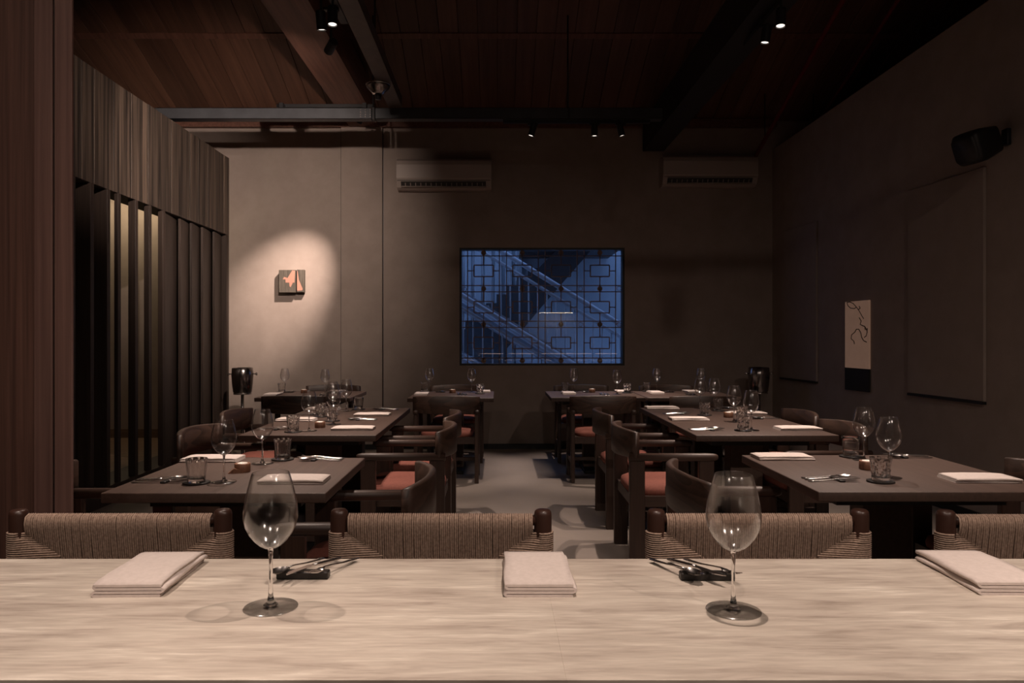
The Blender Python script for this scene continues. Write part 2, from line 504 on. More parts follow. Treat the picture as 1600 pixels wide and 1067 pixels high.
# foreground timber column
colr = root_struct('timber_column', 'tall reddish brown timber column at the left edge of the counter', 'column', (-1.6, 2.3, 0))
obj('column_core', mb().rbox(-0.75, 0.148, 0.010, 0.10, 0, 6.2, 0.004, 1), 'column_wood', colr)
obj('cover_board', mb().rbox(0.148, 0.206, 0.0, 0.10, 0, 6.2, 0.003, 1), 'column_trim_wood', colr)
obj('cover_board', mb().rbox(0.213, 0.268, 0.0, 0.012, 0, 6.2, 0.002, 1), 'column_trim_wood', colr)
obj('joint_strip', mb().box(0.205, 0.215, 0.010, 0.095, 0, 6.2), 'black_trim', colr)

# timber louvre room on the left
LX, LT, LB, LE = -3.0, 3.285, 2.425, 8.21
box = root_struct('louvre_wall', 'dark timber louvre wall with deep plank fascia along the left side', 'wall', (LX, 0, 0))
obj('fascia_backing', mb().box(-0.06, -0.02, 4.2, LE, LB, LT - 0.005), 'fin_wood', box)
y = 4.25
while y < LE - 0.02:
    w = random.choice([0.17, 0.2, 0.24, 0.28])
    y1 = min(y + w, LE)
    if LE - y1 < 0.1: y1 = LE
    d = random.uniform(-0.003, 0.003)
    obj('plank', mb().rbox(-0.02, d, y + 0.0025, y1 - 0.0025, LB, LT, 0.002, 1), 'fascia_wood', box)
    y = y1
obj('lintel', mb().box(-0.20, -0.06, 4.2, LE, LB, LB + 0.06), 'fin_wood', box)
obj('top_cap', mb().box(-2.0, -0.02, 4.2, LE, LT - 0.06, LT - 0.005), 'fin_wood', box)
fins = [(5.18, 0.12), (5.42, 0.12), (5.65, 0.11), (5.81, 0.03), (6.09, 0.06), (6.33, 0.045), (6.59, 0.045)]
for (fy, fd) in fins:
    obj('louvre_fin', mb().rbox(-fd, 0.0, fy, fy + 0.048, 0.14, LB, 0.002, 1), 'fin_wood', box)
lv = [(6.66, 6.99), (6.99, 7.25), (7.25, 7.52), (7.52, 7.83), (7.83, 8.13)]
for (a0, a1) in lv:
    L = a1 - a0 + 0.03
    obj('louvre_board', mb().rbox(-0.012, 0.012, 0, L, 0.14, LB - 0.012, 0.002, 1), 'fin_wood', box, (-0.026, a0, 0), (0, 0, 0.14))
obj('end_post', mb().rbox(-0.16, 0.0, 8.14, LE, 0.0, LB, 0.003, 1), 'fin_wood', box)
obj('sill', mb().box(-0.30, 0.01, 4.2, LE, 0.0, 0.14), 'fin_wood', box)
obj('inner_partition', mb().box(-0.36, -0.30, 4.2, 5.70, 0.14, LB + 0.06), 'fin_wood', box)
obj('inner_partition', mb().box(-0.15, -0.12, 6.90, 8.14, 0.14, LB), 'fin_wood', box)  # backing added to stop light through the louvre board gaps
struct('trim_3', mb().box(-5.0, -3.31, 4.2, YB, 0.0, 0.13), 'platform_wood', 'raised wooden platform floor behind the louvres', 'platform')
b = mb(); b.box(-5.0, -3.05, YB - 0.02, YB - 0.001, 0.13, 0.23)
struct('baseboard_left', b, 'platform_wood', 'wooden baseboard of the room behind the louvres', 'baseboard')
cove = thing('cove_lamp', 'small warm ceiling lamp glowing behind the timber louvres', 'lamp', (-4.15, 8.15, 3.0))
obj('housing', mb().rbox(-0.5, 0.5, -0.06, 0.06, 0, 0.05, 0.004, 1), 'dark_steel', cove)
obj('diffuser', mb().box(-0.47, 0.47, -0.04, 0.04, -0.006, 0.002), 'cove_glow', cove)
ld = bpy.data.lights.new('cove_light', 'AREA'); ld.shape = 'RECTANGLE'; ld.size = 0.9; ld.size_y = 0.07
ld.energy = 4.5; ld.color = (1.0, 0.80, 0.52)
lo = bpy.data.objects.new('cove_light', ld); COL.objects.link(lo); lo.parent = cove; lo.location = (0, 0, -0.012)

# ------------------------------------------------------------------ window, lattice and the stair outside
win = root_struct('window_1', 'wide interior window with bronze geometric lattice looking onto a blue stairwell', 'window', ((wx0 + wx1) / 2, YB, wz0))
WW, WH = wx1 - wx0, wz1 - wz0
for (n_, a) in (('frame_rail', (-WW / 2, WW / 2, 0.0, 0.14, 0, 0.022)), ('frame_rail', (-WW / 2, WW / 2, 0.0, 0.14, WH - 0.022, WH)),
                ('frame_stile', (-WW / 2, -WW / 2 + 0.022, 0.0, 0.14, 0.022, WH - 0.022)), ('frame_stile', (WW / 2 - 0.022, WW / 2, 0.0, 0.14, 0.022, WH - 0.022))):
    obj(n_, mb().box(*a), 'black_trim', win)
obj('pane', mb().box(-WW / 2 + 0.022, WW / 2 - 0.022, 0.030, 0.036, 0.022, WH - 0.022), 'window_glass', win)
GU = (WW - 0.044) / 1170.0; GV = (WH - 0.044) / 840.0
def gx(u): return -WW / 2 + 0.022 + (u - 140) * GU
def gz(w): return WH - 0.022 - (w - 135) * GV
def bar(name, u0, u1, w0, w1, par, t=0.0055):
    if u0 == u1:
        return obj(name, mb().box(gx(u0) - t, gx(u0) + t, 0.062, 0.074, gz(w1), gz(w0)), 'bronze', par)
    return obj(name, mb().box(gx(u0), gx(u1), 0.062, 0.074, gz(w0) - t, gz(w0) + t), 'bronze', par)
for u in (183, 415, 467, 700, 750, 983, 1035, 1265): bar('lattice_bar', u, u, 135, 975, win)
vb = [(135, 183), (183, 415), (467, 700), (750, 983), (1035, 1265), (1265, 1310)]
for w in (177, 397, 443, 662, 708, 935):
    for (u0, u1) in ((135 + 5, 1310),): bar('lattice_bar', u0, u1, w, w, win)
disc = mb().lathe([(0.0, -0.006), (0.030, -0.006), (0.030, 0.006), (0.0, 0.006)], 16, smooth=False).mesh('lattice_disc'); disc.materials.append(MATS['bronze'])
tp = []
for i in range(21):
    a = 2 * PI * i / 20; tp.append((0.024 * math.cos(a), 0, 0.024 * math.sin(a)))
ring = mb().tube(tp, 0.0035, 5, False).mesh('lattice_ring'); ring.materials.append(MATS['bronze'])
for c in (300, 583, 866, 1150):
    for (w0, w1) in ((245, 330), (515, 600), (780, 865)):
        h = obj('lattice_rectangle', mb().box(gx(c - 70), gx(c + 70), 0.062, 0.074, gz(w0) - 0.0065, gz(w0) + 0.0065).box(gx(c - 70), gx(c + 70), 0.062, 0.074, gz(w1) - 0.0065, gz(w1) + 0.0065)
                .box(gx(c - 70) - 0.0065, gx(c - 70) + 0.0065, 0.062, 0.074, gz(w1), gz(w0)).box(gx(c + 70) - 0.0065, gx(c + 70) + 0.0065, 0.062, 0.074, gz(w1), gz(w0)), 'bronze', win)
        wm = (w0 + w1) / 2
        bar('lattice_bar', c - 117, c - 70, wm, wm, win); bar('lattice_bar', c + 70, c + 115, wm, wm, win)
        bar('lattice_bar', c, c, w0 - 92 if w0 > 300 else 150, w0, win); bar('lattice_bar', c, c, w1, w1 + 92, win)
    for w in (154, 420, 685, 955):
        obj('lattice_disc', disc, None, win, (gx(c), 0.068, gz(w)), (PI / 2, 0, 0))
for (u, w) in ((160, 425), (1009, 420), (1290, 418), (1009, 685), (1290, 685), (441, 685)):
    obj('lattice_ring', ring, None, win, (gx(u), 0.068, gz(w)))

# stairwell outside (open to the dusk sky)
struct('wall_stairwell', mb().box(-3.6, 4.4, 11.6, 11.7, -1.2, 3.4), 'stair_wall', 'blue-lit wall behind the outdoor staircase', 'wall')
struct('ground_stairwell', mb().box(-3.6, 4.4, YB + 0.2, 11.7, -1.3, -1.2), 'stair_wall', 'ground of the stairwell outside the window', 'ground')
cl = root_struct('cladding_stairwell', 'pale ribbed metal cladding at the left of the stairwell', 'cladding')
rib = mb().prism([(-0.06, 0), (-0.045, -0.03), (0.045, -0.03), (0.06, 0)], 'z', -1.2, 3.4).mesh('cladding_rib'); rib.materials.append(MATS['stair_wall'])
for i in range(14): obj('cladding_rib', rib, None, cl, (-1.75 + i * 0.16, 11.58, 0))

def railing(name, x0, z0, x1, z1, yy, label, nb, drop, group=None):
    t = thing(name, label, 'railing', (x0, yy, z0))
    d = (x1 - x0, 0, z1 - z0)
    obj('handrail', mb().tube([(0, 0, 0), d], 0.033, 10), 'stair_steel', t)
    obj('lower_rail', mb().tube([(0, 0, -0.16), (d[0], 0, d[2] - 0.16)], 0.024, 8), 'stair_steel', t)
    obj('foot_rail', mb().tube([(0, 0, -drop), (d[0], 0, d[2] - drop)], 0.03, 8), 'stair_steel', t)
    bm_ = mb().tube([(0, 0, -0.16), (0, 0, -drop)], 0.011, 6).mesh('baluster'); bm_.materials.append(MATS['stair_steel'])
    for i in range(nb):
        f_ = (i + 0.5) / nb
        obj('baluster', bm_, None, t, (d[0] * f_, 0, d[2] * f_))
    return t
railing('stair_railing', -0.62, 2.82, 2.5, 0.90, 9.6, 'upper blue steel stair railing falling to the right behind the lattice', 26, 0.95)
railing('stair_railing', -1.6, 2.52, 1.1, 0.86, 9.235, 'lower blue steel stair railing across the bottom left of the window', 22, 0.75)
def flight(label, x0, z0, n_, run, rise, y0, y1, mat_s, mat_t):
    t = thing('stair_flight', label, 'staircase', (x0, (y0 + y1) / 2, z0))
    hw = (y1 - y0) / 2
    tm = mb().box(0, abs(run) + 0.02, -hw, hw, -0.04, 0).mesh('tread'); tm.materials.append(MATS[mat_t])
    pts = []
    for i in range(n_):
        obj('tread', tm, None, t, (run * i if run > 0 else run * (i + 1), 0, rise * (i + 1)))
    L = run * n_
    for s_ in (-1, 1):
        obj('stringer', mb().prism([(0, -0.12), (L, rise * n_ - 0.12), (L, rise * n_ + 0.16), (0, 0.16)], 'y', s_ * hw - 0.02, s_ * hw + 0.02), mat_s, t)
    return t
flight('blue steel stair flight falling to the right beyond the window', 3.1, -0.45, 14, -0.27, 0.166, 9.66, 10.5, 'stair_steel', 'stair_steel')
flight('lower blue stair flight at the bottom left of the window', 1.0, 0.05, 10, -0.27, 0.166, 9.295, 9.50, 'stair_steel', 'stair_steel')
# flight rising to the right, its unlit shade put into a dark colour
t = thing('stair_flight', 'stepped underside of the staircase rising to the right, shade painted in', 'staircase', (-0.62, 11.0, 1.28))
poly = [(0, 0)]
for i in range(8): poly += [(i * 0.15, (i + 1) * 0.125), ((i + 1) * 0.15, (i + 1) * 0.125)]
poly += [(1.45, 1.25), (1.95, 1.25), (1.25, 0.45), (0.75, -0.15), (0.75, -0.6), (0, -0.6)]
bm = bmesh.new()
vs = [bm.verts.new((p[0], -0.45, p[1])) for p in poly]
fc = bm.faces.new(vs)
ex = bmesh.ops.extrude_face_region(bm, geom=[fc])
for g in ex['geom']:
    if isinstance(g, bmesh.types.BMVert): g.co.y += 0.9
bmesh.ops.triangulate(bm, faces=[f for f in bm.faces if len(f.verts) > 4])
obj('steps', mb().frombm(bm), 'stair_shade', t)
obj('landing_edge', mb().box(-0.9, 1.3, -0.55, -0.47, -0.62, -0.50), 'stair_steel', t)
obj('shading_slab', mb().box(0.95, 2.35, -1.1, 0.58, 1.25, 1.42), 'stair_shade', t)  # slab added to darken the stairwell wall below it

# ------------------------------------------------------------------ ceiling services
def lamp_head(loc, aim, energy, angle, label, blend=0.6, radius=0.02, hang=0.14, name='track_spotlight', group='track spotlights', col=WARM, head=0.03):
    t = thing(name, label, 'spotlight', loc, 0, group)
    d = (Vector(aim) - Vector(loc)).normalized()
    q = d.to_track_quat('-Z', 'Y').to_euler()
    h = obj('head', HEAD, None, t, (0, 0, 0), q)
    obj('lens', LENS, None, h)
    obj('bracket', mb().tube([(0, 0, hang), (0, 0, 0.03)], 0.008, 6).rbox(-0.05, 0.05, -0.018, 0.018, hang - 0.02, hang, 0.003, 1), 'dark_steel', t)
    l_ = bpy.data.lights.new('spot', 'SPOT')
    l_.energy = energy; l_.color = col; l_.spot_size = math.radians(angle); l_.spot_blend = blend; l_.shadow_soft_size = radius
    lo_ = bpy.data.objects.new('spot', l_); COL.objects.link(lo_)
    lo_.parent = t; lo_.rotation_euler = q
    lo_.location = d * 0.075
    return t
HEAD = mb().lathe([(0.0, 0.06), (0.026, 0.06), (0.031, 0.055), (0.031, -0.055), (0.027, -0.056), (0.025, -0.03), (0.0, -0.03)], 20, smooth=False).mesh('head'); HEAD.materials.append(MATS['dark_steel'])
LENS = mb().lathe([(0.0, -0.044), (0.024, -0.044), (0.024, -0.049), (0.0, -0.049)], 16, smooth=False).mesh('lens'); LENS.materials.append(MATS['lamp_lens'])

TY, TZ0, TZ1 = 7.0, 3.356, 3.46
tray = thing('cable_tray', 'grey steel cable tray hanging across the room below the ceiling', 'cable tray', (0, TY, TZ0))
for (a0, a1) in ((-3.9, -1.20), (-1.16, 0.66), (0.68, 1.56)):
    obj('channel', mb().box(a0, a1, -0.03, -0.027, 0, 0.104).box(a0, a1, 0.067, 0.07, 0, 0.104).box(a0, a1, -0.03, 0.07, 0, 0.004).box(a0, a1, -0.03, -0.018, 0.1, 0.104), 'tray_steel', tray)
for x_ in (-1.18, 0.67): obj('joint_plate', mb().box(x_ - 0.012, x_ + 0.012, -0.034, 0.07, -0.003, 0.106), 'dark_steel', tray)
for i in range(3):
    for j in range(4):
        obj('bolt', mb().lathe([(0.0, 0), (0.006, 0), (0.006, 0.004), (0, 0.004)], 6, smooth=False), 'chrome', tray, (-1.30 + i * 0.045, -0.031, 0.018 + j * 0.022), (PI / 2, 0, 0))
for x_ in (-1.187, 0.665):
    obj('hanger_rod', mb().tube([(x_, 0.0, 0.1), (x_, 0.0, ceil_z(TY) - TZ0)], 0.008, 6), 'dark_steel', tray)
t = thing('lighting_track', 'short black lighting track fixed behind the left part of the cable tray', 'track', (-1.685, TY + 0.16, TZ0 + 0.164))
obj('rail', mb().box(-0.465, 0.465, -0.017, 0.017, 0, 0.03), 'dark_steel', t)
for x_ in (-0.4, 0.4): obj('clamp', mb().box(x_ - 0.02, x_ + 0.02, -0.09, -0.017, -0.06, 0.02), 'dark_steel', t)
obj('lighting_track', mb().box(0.05, 1.45, 0.0, 0.035, -0.03, 0.0), 'dark_steel', tray)

tr = thing('cable_trunking', 'brown-grey steel trunking running forward from the tray above the left aisle', 'trunking', (-0.97, 2.4, 3.46))
obj('channel', mb().box(-0.065, 0.065, 0, 4.55, 0, 0.10), 'trunk_steel', tr)
obj('lighting_track', mb().box(-0.12, -0.068, 0, 2.7, -0.005, 0.03), 'dark_steel', tr)
obj('hanger_rod', mb().tube([(0, 3.4, 0.1), (0, 3.4, ceil_z(5.8) - 3.46)], 0.008, 6), 'dark_steel', tr)
t = thing('ceiling_sensor', 'dark bell-shaped ceiling fitting with bright rim under the steel trunking', 'sensor', (-1.03, 6.33, 3.46))
obj('bell', mb().lathe([(0.0, 0.0), (0.10, 0.0), (0.103, -0.01), (0.098, -0.03), (0.06, -0.065), (0.045, -0.085), (0.0, -0.085)], 24), 'bucket_metal', t)
obj('rim', mb().lathe([(0.10, -0.001), (0.106, -0.003), (0.106, -0.009), (0.10, -0.011)], 24), 'chrome', t)
obj('neck', mb().lathe([(0.0, -0.085), (0.03, -0.085), (0.026, -0.13), (0.0, -0.13)], 16), 'dark_steel', t)
t = thing('lighting_track', 'black lighting track fixed beside the dark right beam', 'track', (1.77, 2.4, 3.36))
obj('rail', mb().box(-0.018, 0.018, 0, 2.85, 0, 0.03), 'dark_steel', t)
obj('standoff', mb().box(-0.012, 0.012, 0.5, 0.55, 0.03, 0.07), 'dark_steel', t)
obj('standoff', mb().box(-0.012, 0.012, 2.5, 2.55, 0.03, 0.07), 'dark_steel', t)
# sprinkler pipes under the right slope
for (x_, r_, nm, dz) in ((2.92, 0.022, 'red sprinkler pipe following the ceiling slope at the upper right', 0.55), (3.45, 0.018, 'thin dark red pipe under the ceiling, nearest the right wall', 0.45)):
    t = thing('sprinkler_pipe', nm, 'pipe', (x_, 8.35, ceil_z(8.35) - dz + 0.05), 0, 'sprinkler pipes')
    n_ = 6.0
    obj('pipe', mb().tube([(0, 0, 0), (0, -n_, n_ * SLOPE)], r_, 10), 'red_pipe', t)
    for f_ in (0.3, 3.0):
        obj('hanger', mb().tube([(0, -f_, f_ * SLOPE), (0, -f_, f_ * SLOPE + dz - 0.05)], 0.006, 5), 'dark_steel', t)

# lamps: (position, aim, watts, cone angle, label)
lamp_head((-1.00, 4.45, 3.225), (-0.95, 4.15, 0.73), 95, 66, 'black spotlight at the upper left, nearest of the three on the trunking', hang=0.23)
lamp_head((-1.11, 4.62, 3.27), (-1.00, 5.10, 0.73), 95, 60, 'black spotlight at the upper left, middle one of the three on the trunking', hang=0.185)
lamp_head((-1.10, 4.85, 3.20), (-3.3, 8.5, 2.2), 165, 84, 'black spotlight hanging lowest on the trunking, turned to the back wall', blend=1.0, hang=0.255)
lamp_head((1.71, 4.45, 3.215), (1.50, 4.10, 0.73), 95, 66, 'black spotlight at the upper right, higher and nearer of the two', hang=0.145)
lamp_head((1.785, 4.90, 3.30), (1.45, 5.05, 0.73), 105, 66, 'black spotlight at the upper right, lower and farther of the two', hang=0.06)
lamp_head((0.33, TY + 0.017, 3.26), (-0.45, 7.1, 0.73), 100, 46, 'small black spotlight under the tray above the left part of the window', hang=0.066)
lamp_head((0.92, TY + 0.017, 3.26), (0.95, 7.1, 0.73), 100, 46, 'small black spotlight under the tray, left of the pair above the window', hang=0.066)
lamp_head((1.17, TY + 0.017, 3.26), (1.80, 7.1, 0.73), 100, 46, 'small black spotlight under the tray, right of the pair above the window', hang=0.066)
lamp_head((-1.33, TY + 0.16, 3.425), (-2.50, 8.5, 1.80), 330, 33, 'black spotlight behind the tray aimed at the small painting', blend=1.0, hang=0.094, radius=0.012)
lamp_head((-1.85, TY + 0.16, 3.45), (-1.78, 7.15, 0.73), 60, 42, 'black spotlight behind the tray over the back left table', hang=0.069)
# lamps above the frame of the photograph: same tracks, nearer the kitchen
lamp_head((-1.05, 3.30, 3.25), (-0.98, 3.00, 0.73), 95, 56, 'black spotlight on the trunking above the nearest left table', hang=0.205)
lamp_head((-1.05, 2.75, 3.25), (-3.0, 6.05, 2.95), 150, 36, 'black spotlight on the trunking turned toward the plank fascia', hang=0.205, blend=1.0)
lamp_head((1.77, 3.10, 3.22), (1.50, 3.02, 0.73), 95, 56, 'black spotlight on the right track above the nearest right table', hang=0.14)
t = thing('lighting_track', 'black lighting track over the stone counter', 'track', (0, 1.55, 3.2))
obj('rail', mb().box(-2.4, 2.6, -0.018, 0.018, 0, 0.03), 'dark_steel', t)
for x_ in (-2.0, 2.2): obj('hanger_rod', mb().tube([(x_, 0, 0.03), (x_, 0, ceil_z(1.55) - 3.2)], 0.008, 6), 'dark_steel', t)
for i, x_ in enumerate((-1.24, 0.42, 2.08)):
    lamp_head((x_, 1.55, 3.08), (x_, 1.0, 0.8), 68, 70, ['left', 'middle', 'right'][i] + ' black spotlight on the track over the stone counter', blend=0.8, hang=0.12)
t = thing('lighting_track', 'unseen lighting track added over the kitchen for fill lamps', 'track', (0, -0.6, 3.72))
obj('rail', mb().box(-2.4, 2.6, -0.018, 0.018, 0, 0.03), 'dark_steel', t)
for x_ in (-2.0, 2.2): obj('hanger_rod', mb().tube([(x_, 0, 0.03), (x_, 0, ceil_z(0.5) - 3.72)], 0.008, 6), 'dark_steel', t)
for i, x_ in enumerate((-1.5, 0.3, 2.1)):  # fill lamps added behind the camera to lift the dark room
    lamp_head((x_, -0.6, 3.60), (x_ * 0.9, 1.0, 1.0), (22, 44, 75)[i], 125, ['left', 'middle', 'right'][i] + ' unseen fill floodlight added over the kitchen', blend=1.0, hang=0.12, radius=0.03)

# ------------------------------------------------------------------ air conditioners
def aircon(x, z, label):
    t = thing('air_conditioner', label, 'air conditioner', (x, YB, z), 0, 'wall air conditioners')
    W = 1.07
    prof = [(0, 0.0), (-0.11, 0.0), (-0.155, 0.02), (-0.19, 0.085), (-0.205, 0.12), (-0.205, 0.27), (-0.19, 0.315), (-0.15, 0.345), (0, 0.345)]
    obj('body', mb().prism(prof, 'x', -W / 2, W / 2), 'ac_white', t)
    n_ = Vector((0, -0.07, -0.03)).normalized()
    v_ = obj('air_outlet', mb().prism([(-0.160, 0.022), (-0.1935, 0.080), (-0.199, 0.080), (-0.166, 0.020)], 'x', -W / 2 + 0.05, W / 2 - 0.06), 'ac_dark', t)
    fl = mb().box(-0.004, 0.004, -0.006, 0.0, 0, 0.046).mesh('vane'); fl.materials.append(MATS['ac_white'])
    for i in range(16):
        obj('vane', fl, None, v_, (-W / 2 + 0.10 + i * 0.058, -0.170, 0.026), (0.52, 0, 0))
    obj('flap', mb().prism([(-0.172, 0.030), (-0.196, 0.018), (-0.199, 0.023), (-0.175, 0.035)], 'x', -W / 2 + 0.055, W / 2 - 0.065), 'ac_white', t)
    obj('panel_seam', mb().box(-W / 2 + 0.01, W / 2 - 0.01, -0.2065, -0.2045, 0.090, 0.094), 'ac_dark', t)
aircon(-0.61, 2.965, 'cream wall air conditioner left of centre, above the window corner')
aircon(2.40, 3.005, 'cream wall air conditioner in the dark right corner')

# ------------------------------------------------------------------ pictures
t = thing('painting', 'small two-panel painting with coral shape, lit on the left wall section', 'painting', (-2.40, YB, 1.80))
a_ = obj('canvas', mb().rbox(-0.105, 0.085, -0.085, -0.012, 0.0, 0.258, 0.002, 1), 'canvas_grey', t)
obj('coral_shape', mb().prism([(-0.028, 0.113), (0.075, 0.113), (0.080, 0.250), (0.048, 0.252), (-0.005, 0.165), (-0.045, 0.178), (-0.060, 0.150), (-0.028, 0.150)], 'y', -0.087, -0.085), 'paint_coral', a_)
obj('coral_drip', mb().prism([(0.018, 0.07), (0.030, 0.06), (0.055, 0.113), (0.015, 0.113)], 'y', -0.0865, -0.085), 'paint_coral', a_)
b_ = obj('canvas', mb().rbox(0.096, 0.180, -0.070, -0.012, 0.004, 0.262, 0.002, 1), 'canvas_grey', t)
obj('coral_wedge', mb().prism([(0.100, 0.02), (0.160, 0.025), (0.163, 0.045), (0.120, 0.145), (0.106, 0.245), (0.100, 0.250)], 'y', -0.072, -0.070), 'paint_coral', b_)
obj('hanging_batten', mb().box(-0.08, 0.15, -0.012, 0.0, 0.05, 0.20), 'fin_wood', t)

ysc = (6.48 + 6.88) / 2
t = thing('hanging_scroll', 'softly glowing paper panel with ink branch and black lower block on the right wall', 'artwork', on_right(ysc, 0.80, 0.004), RA)
HL = 0.20
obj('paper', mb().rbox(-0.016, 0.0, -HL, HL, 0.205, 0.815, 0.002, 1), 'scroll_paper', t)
obj('lower_block', mb().rbox(-0.018, 0.0, -HL, HL, 0.0, 0.205, 0.002, 1), 'scroll_black', t)
def ink(pts, r=0.004):     # strokes given in the picture: u 0 left..1 right, w 0 top..1 bottom of paper
    q = [(-0.017, HL - u * 2 * HL, 0.815 - w * 0.61) for u, w in pts]
    obj('ink_stroke', mb().tube(q, r, 5), 'ink', t)
ink([(0.10, 0.01), (0.22, 0.005), (0.36, 0.03), (0.50, 0.09), (0.60, 0.14), (0.72, 0.22), (0.80, 0.27)], 0.004)
ink([(0.10, 0.01), (0.14, 0.06), (0.26, 0.10), (0.42, 0.11), (0.50, 0.09)], 0.004)
ink([(0.62, 0.08), (0.66, 0.11), (0.58, 0.13)], 0.005)
ink([(0.62, 0.25), (0.70, 0.30), (0.66, 0.35), (0.76, 0.37), (0.84, 0.38), (0.92, 0.43), (0.95, 0.47)], 0.005)
ink([(0.84, 0.38), (0.86, 0.43), (0.95, 0.41), (0.93, 0.48), (0.90, 0.52), (0.82, 0.54)], 0.004)
ink([(0.42, 0.64), (0.40, 0.60), (0.28, 0.56), (0.30, 0.50), (0.44, 0.46), (0.50, 0.42), (0.60, 0.42), (0.68, 0.47), (0.72, 0.54), (0.80, 0.59), (0.92, 0.61)], 0.0045)

# ------------------------------------------------------------------ loudspeaker
sp = thing('loudspeaker', 'black wall loudspeaker on a swivel bracket high on the right wall', 'loudspeaker', on_right(4.86, 2.60, 0.006), 0)
wx = rw(4.86)
obj('bracket_plate', mb().rbox(-0.03, 0.0, -0.03, 0.03, -0.05, 0.06, 0.006, 2), 'dark_steel', sp)
obj('bracket_arm', mb().tube([(-0.02, 0, 0.0), (-0.075, 0.01, -0.005), (-0.11, 0.015, 0.0)], [0.022, 0.010, 0.014], 8), 'dark_steel', sp)
obj('joint_screw', mb().lathe([(0.0, 0), (0.005, 0), (0.005, 0.004), (0, 0.004)], 8), 'chrome', sp, (-0.075, -0.008, 0.002), (PI / 2, 0, 0))
secs = []
for (x_, hy, hz) in ((0.0, 0.07, 0.075), (-0.01, 0.085, 0.088), (-0.14, 0.10, 0.108), (-0.20, 0.10, 0.106), (-0.225, 0.085, 0.088)):
    q = []
    for i in range(24):
        a = 2 * PI * i / 24
        c_, s_ = math.cos(a), math.sin(a)
        q.append((x_, hy * math.copysign(abs(c_) ** 0.35, c_), hz * math.copysign(abs(s_) ** 0.35, s_)))
    secs.append(q)
bd = obj('cabinet', mb().loft(secs), 'dark_steel', sp, (-0.105, 0.02, -0.01), (0, -0.36, 0.25))
obj('grille', mb().loft([[(p[0] * 1.0 - 0.002, p[1] * 0.96, p[2] * 0.96) for p in secs[3]], [(-0.236, p[1] * 0.93, p[2] * 0.93) for p in secs[4]]]), 'black_trim', bd)

# ------------------------------------------------------------------ ice buckets
BUCK = template([
    ('bucket', mb().shell([(0.0, 0.70), (0.085, 0.70), (0.095, 0.71), (0.106, 0.80), (0.112, 0.89), (0.106, 0.962), (0.101, 0.965), (0.105, 0.89), (0.099, 0.80), (0.085, 0.72), (0.0, 0.715)], 28), 'bucket_metal'),
    ('knob', mb().tube([(0.108, 0, 0.90), (0.130, 0, 0.90), (0.135, 0, 0.90), (0.148, 0, 0.90), (0.152, 0, 0.90)], [0.006, 0.006, 0.016, 0.016, 0.006], 10), 'chrome'),
    ('knob', mb().tube([(-0.108, 0, 0.90), (-0.130, 0, 0.90), (-0.135, 0, 0.90), (-0.148, 0, 0.90), (-0.152, 0, 0.90)], [0.006, 0.006, 0.016, 0.016, 0.006], 10), 'chrome'),
    ('stand_ring', mb().lathe([(0.0, 0.685), (0.09, 0.685), (0.094, 0.692), (0.09, 0.70), (0.0, 0.70)], 24), 'chrome'),
    ('stand_pole', mb().tube([(0, 0, 0.02), (0, 0, 0.69)], 0.016, 12), 'bucket_metal'),
    ('stand_base', mb().lathe([(0.0, 0.0), (0.13, 0.0), (0.13, 0.012), (0.04, 0.03), (0.016, 0.05), (0.0, 0.05)], 28), 'bucket_metal'),
])
place(BUCK, 'ice_bucket', 'shiny dark metal wine bucket on a stand beside the timber louvres', 'ice bucket', (-2.70, 7.78, 0), 0.2, 'wine buckets')
place(BUCK, 'ice_bucket', 'shiny dark metal wine bucket on a stand in the far right corner', 'ice bucket', (2.80, 7.90, 0), 0.1, 'wine buckets')

# ------------------------------------------------------------------ dining tables
def table(x0, x1, y0, y1, label, peds=1, along='y'):
    cx, cy = (x0 + x1) / 2, (y0 + y1) / 2
    t = thing('dining_table', label, 'table', (cx, cy, 0), 0, 'dark dining tables')
    hx, hy = (x1 - x0) / 2, (y1 - y0) / 2
    obj('tabletop', mb().rbox(-hx, hx, -hy, hy, TAB - 0.036, TAB, 0.004, 2), 'table_wood', t)
    obj('apron', mb().box(-hx + 0.12, hx - 0.12, -hy + 0.12, hy - 0.12, TAB - 0.075, TAB - 0.036), 'black_trim', t)
    offs = [0] if peds == 1 else [-hy / 2, hy / 2]
    for o_ in offs:
        obj('pedestal', mb().rbox(-0.10, 0.10, o_ - 0.06, o_ + 0.06, 0.03, TAB - 0.075, 0.004, 1), 'table_wood', t)
        obj('foot_plate', mb().rbox(-0.11, 0.11, o_ - 0.26, o_ + 0.26, 0.0, 0.03, 0.004, 1), 'black_trim', t)
    return t
T = {
 'L1': (-1.41, -0.61, 2.61, 3.38), 'L2': (-1.47, -0.69, 4.16, 5.78), 'L3': (-2.24, -1.36, 6.76, 7.62),
 'M3': (-0.83, -0.04, 6.73, 7.62), 'R3a': (0.49, 1.365, 6.78, 7.62), 'R3b': (1.38, 2.25, 6.78, 7.62),
 'R2': (1.12, 1.93, 4.16, 5.80), 'R1': (1.145, 2.02, 2.63, 3.46)}
DESC = {'L1': 'nearest left table', 'L2': 'long left table', 'L3': 'back table by louvres',
        'M3': 'small back aisle table', 'R3a': 'back table under window', 'R3b': 'back right corner table',
        'R2': 'long right table', 'R1': 'nearest right table'}
TL = {'L1': 'dark square two-seat table nearest the camera on the left', 'L2': 'long dark four-seat table in the middle of the left row',
      'L3': 'dark two-seat table at the back beside the timber louvres', 'M3': 'small dark two-seat table at the back, left of the window wall',
      'R3a': 'dark back table directly below the right half of the window', 'R3b': 'dark back table pushed up in the right corner',
      'R2': 'long dark four-seat table in the middle of the right row', 'R1': 'dark square two-seat table nearest the camera on the right'}
for k_, a in T.items(): table(*a, TL[k_], 2 if k_ in ('L2', 'R2') else 1)

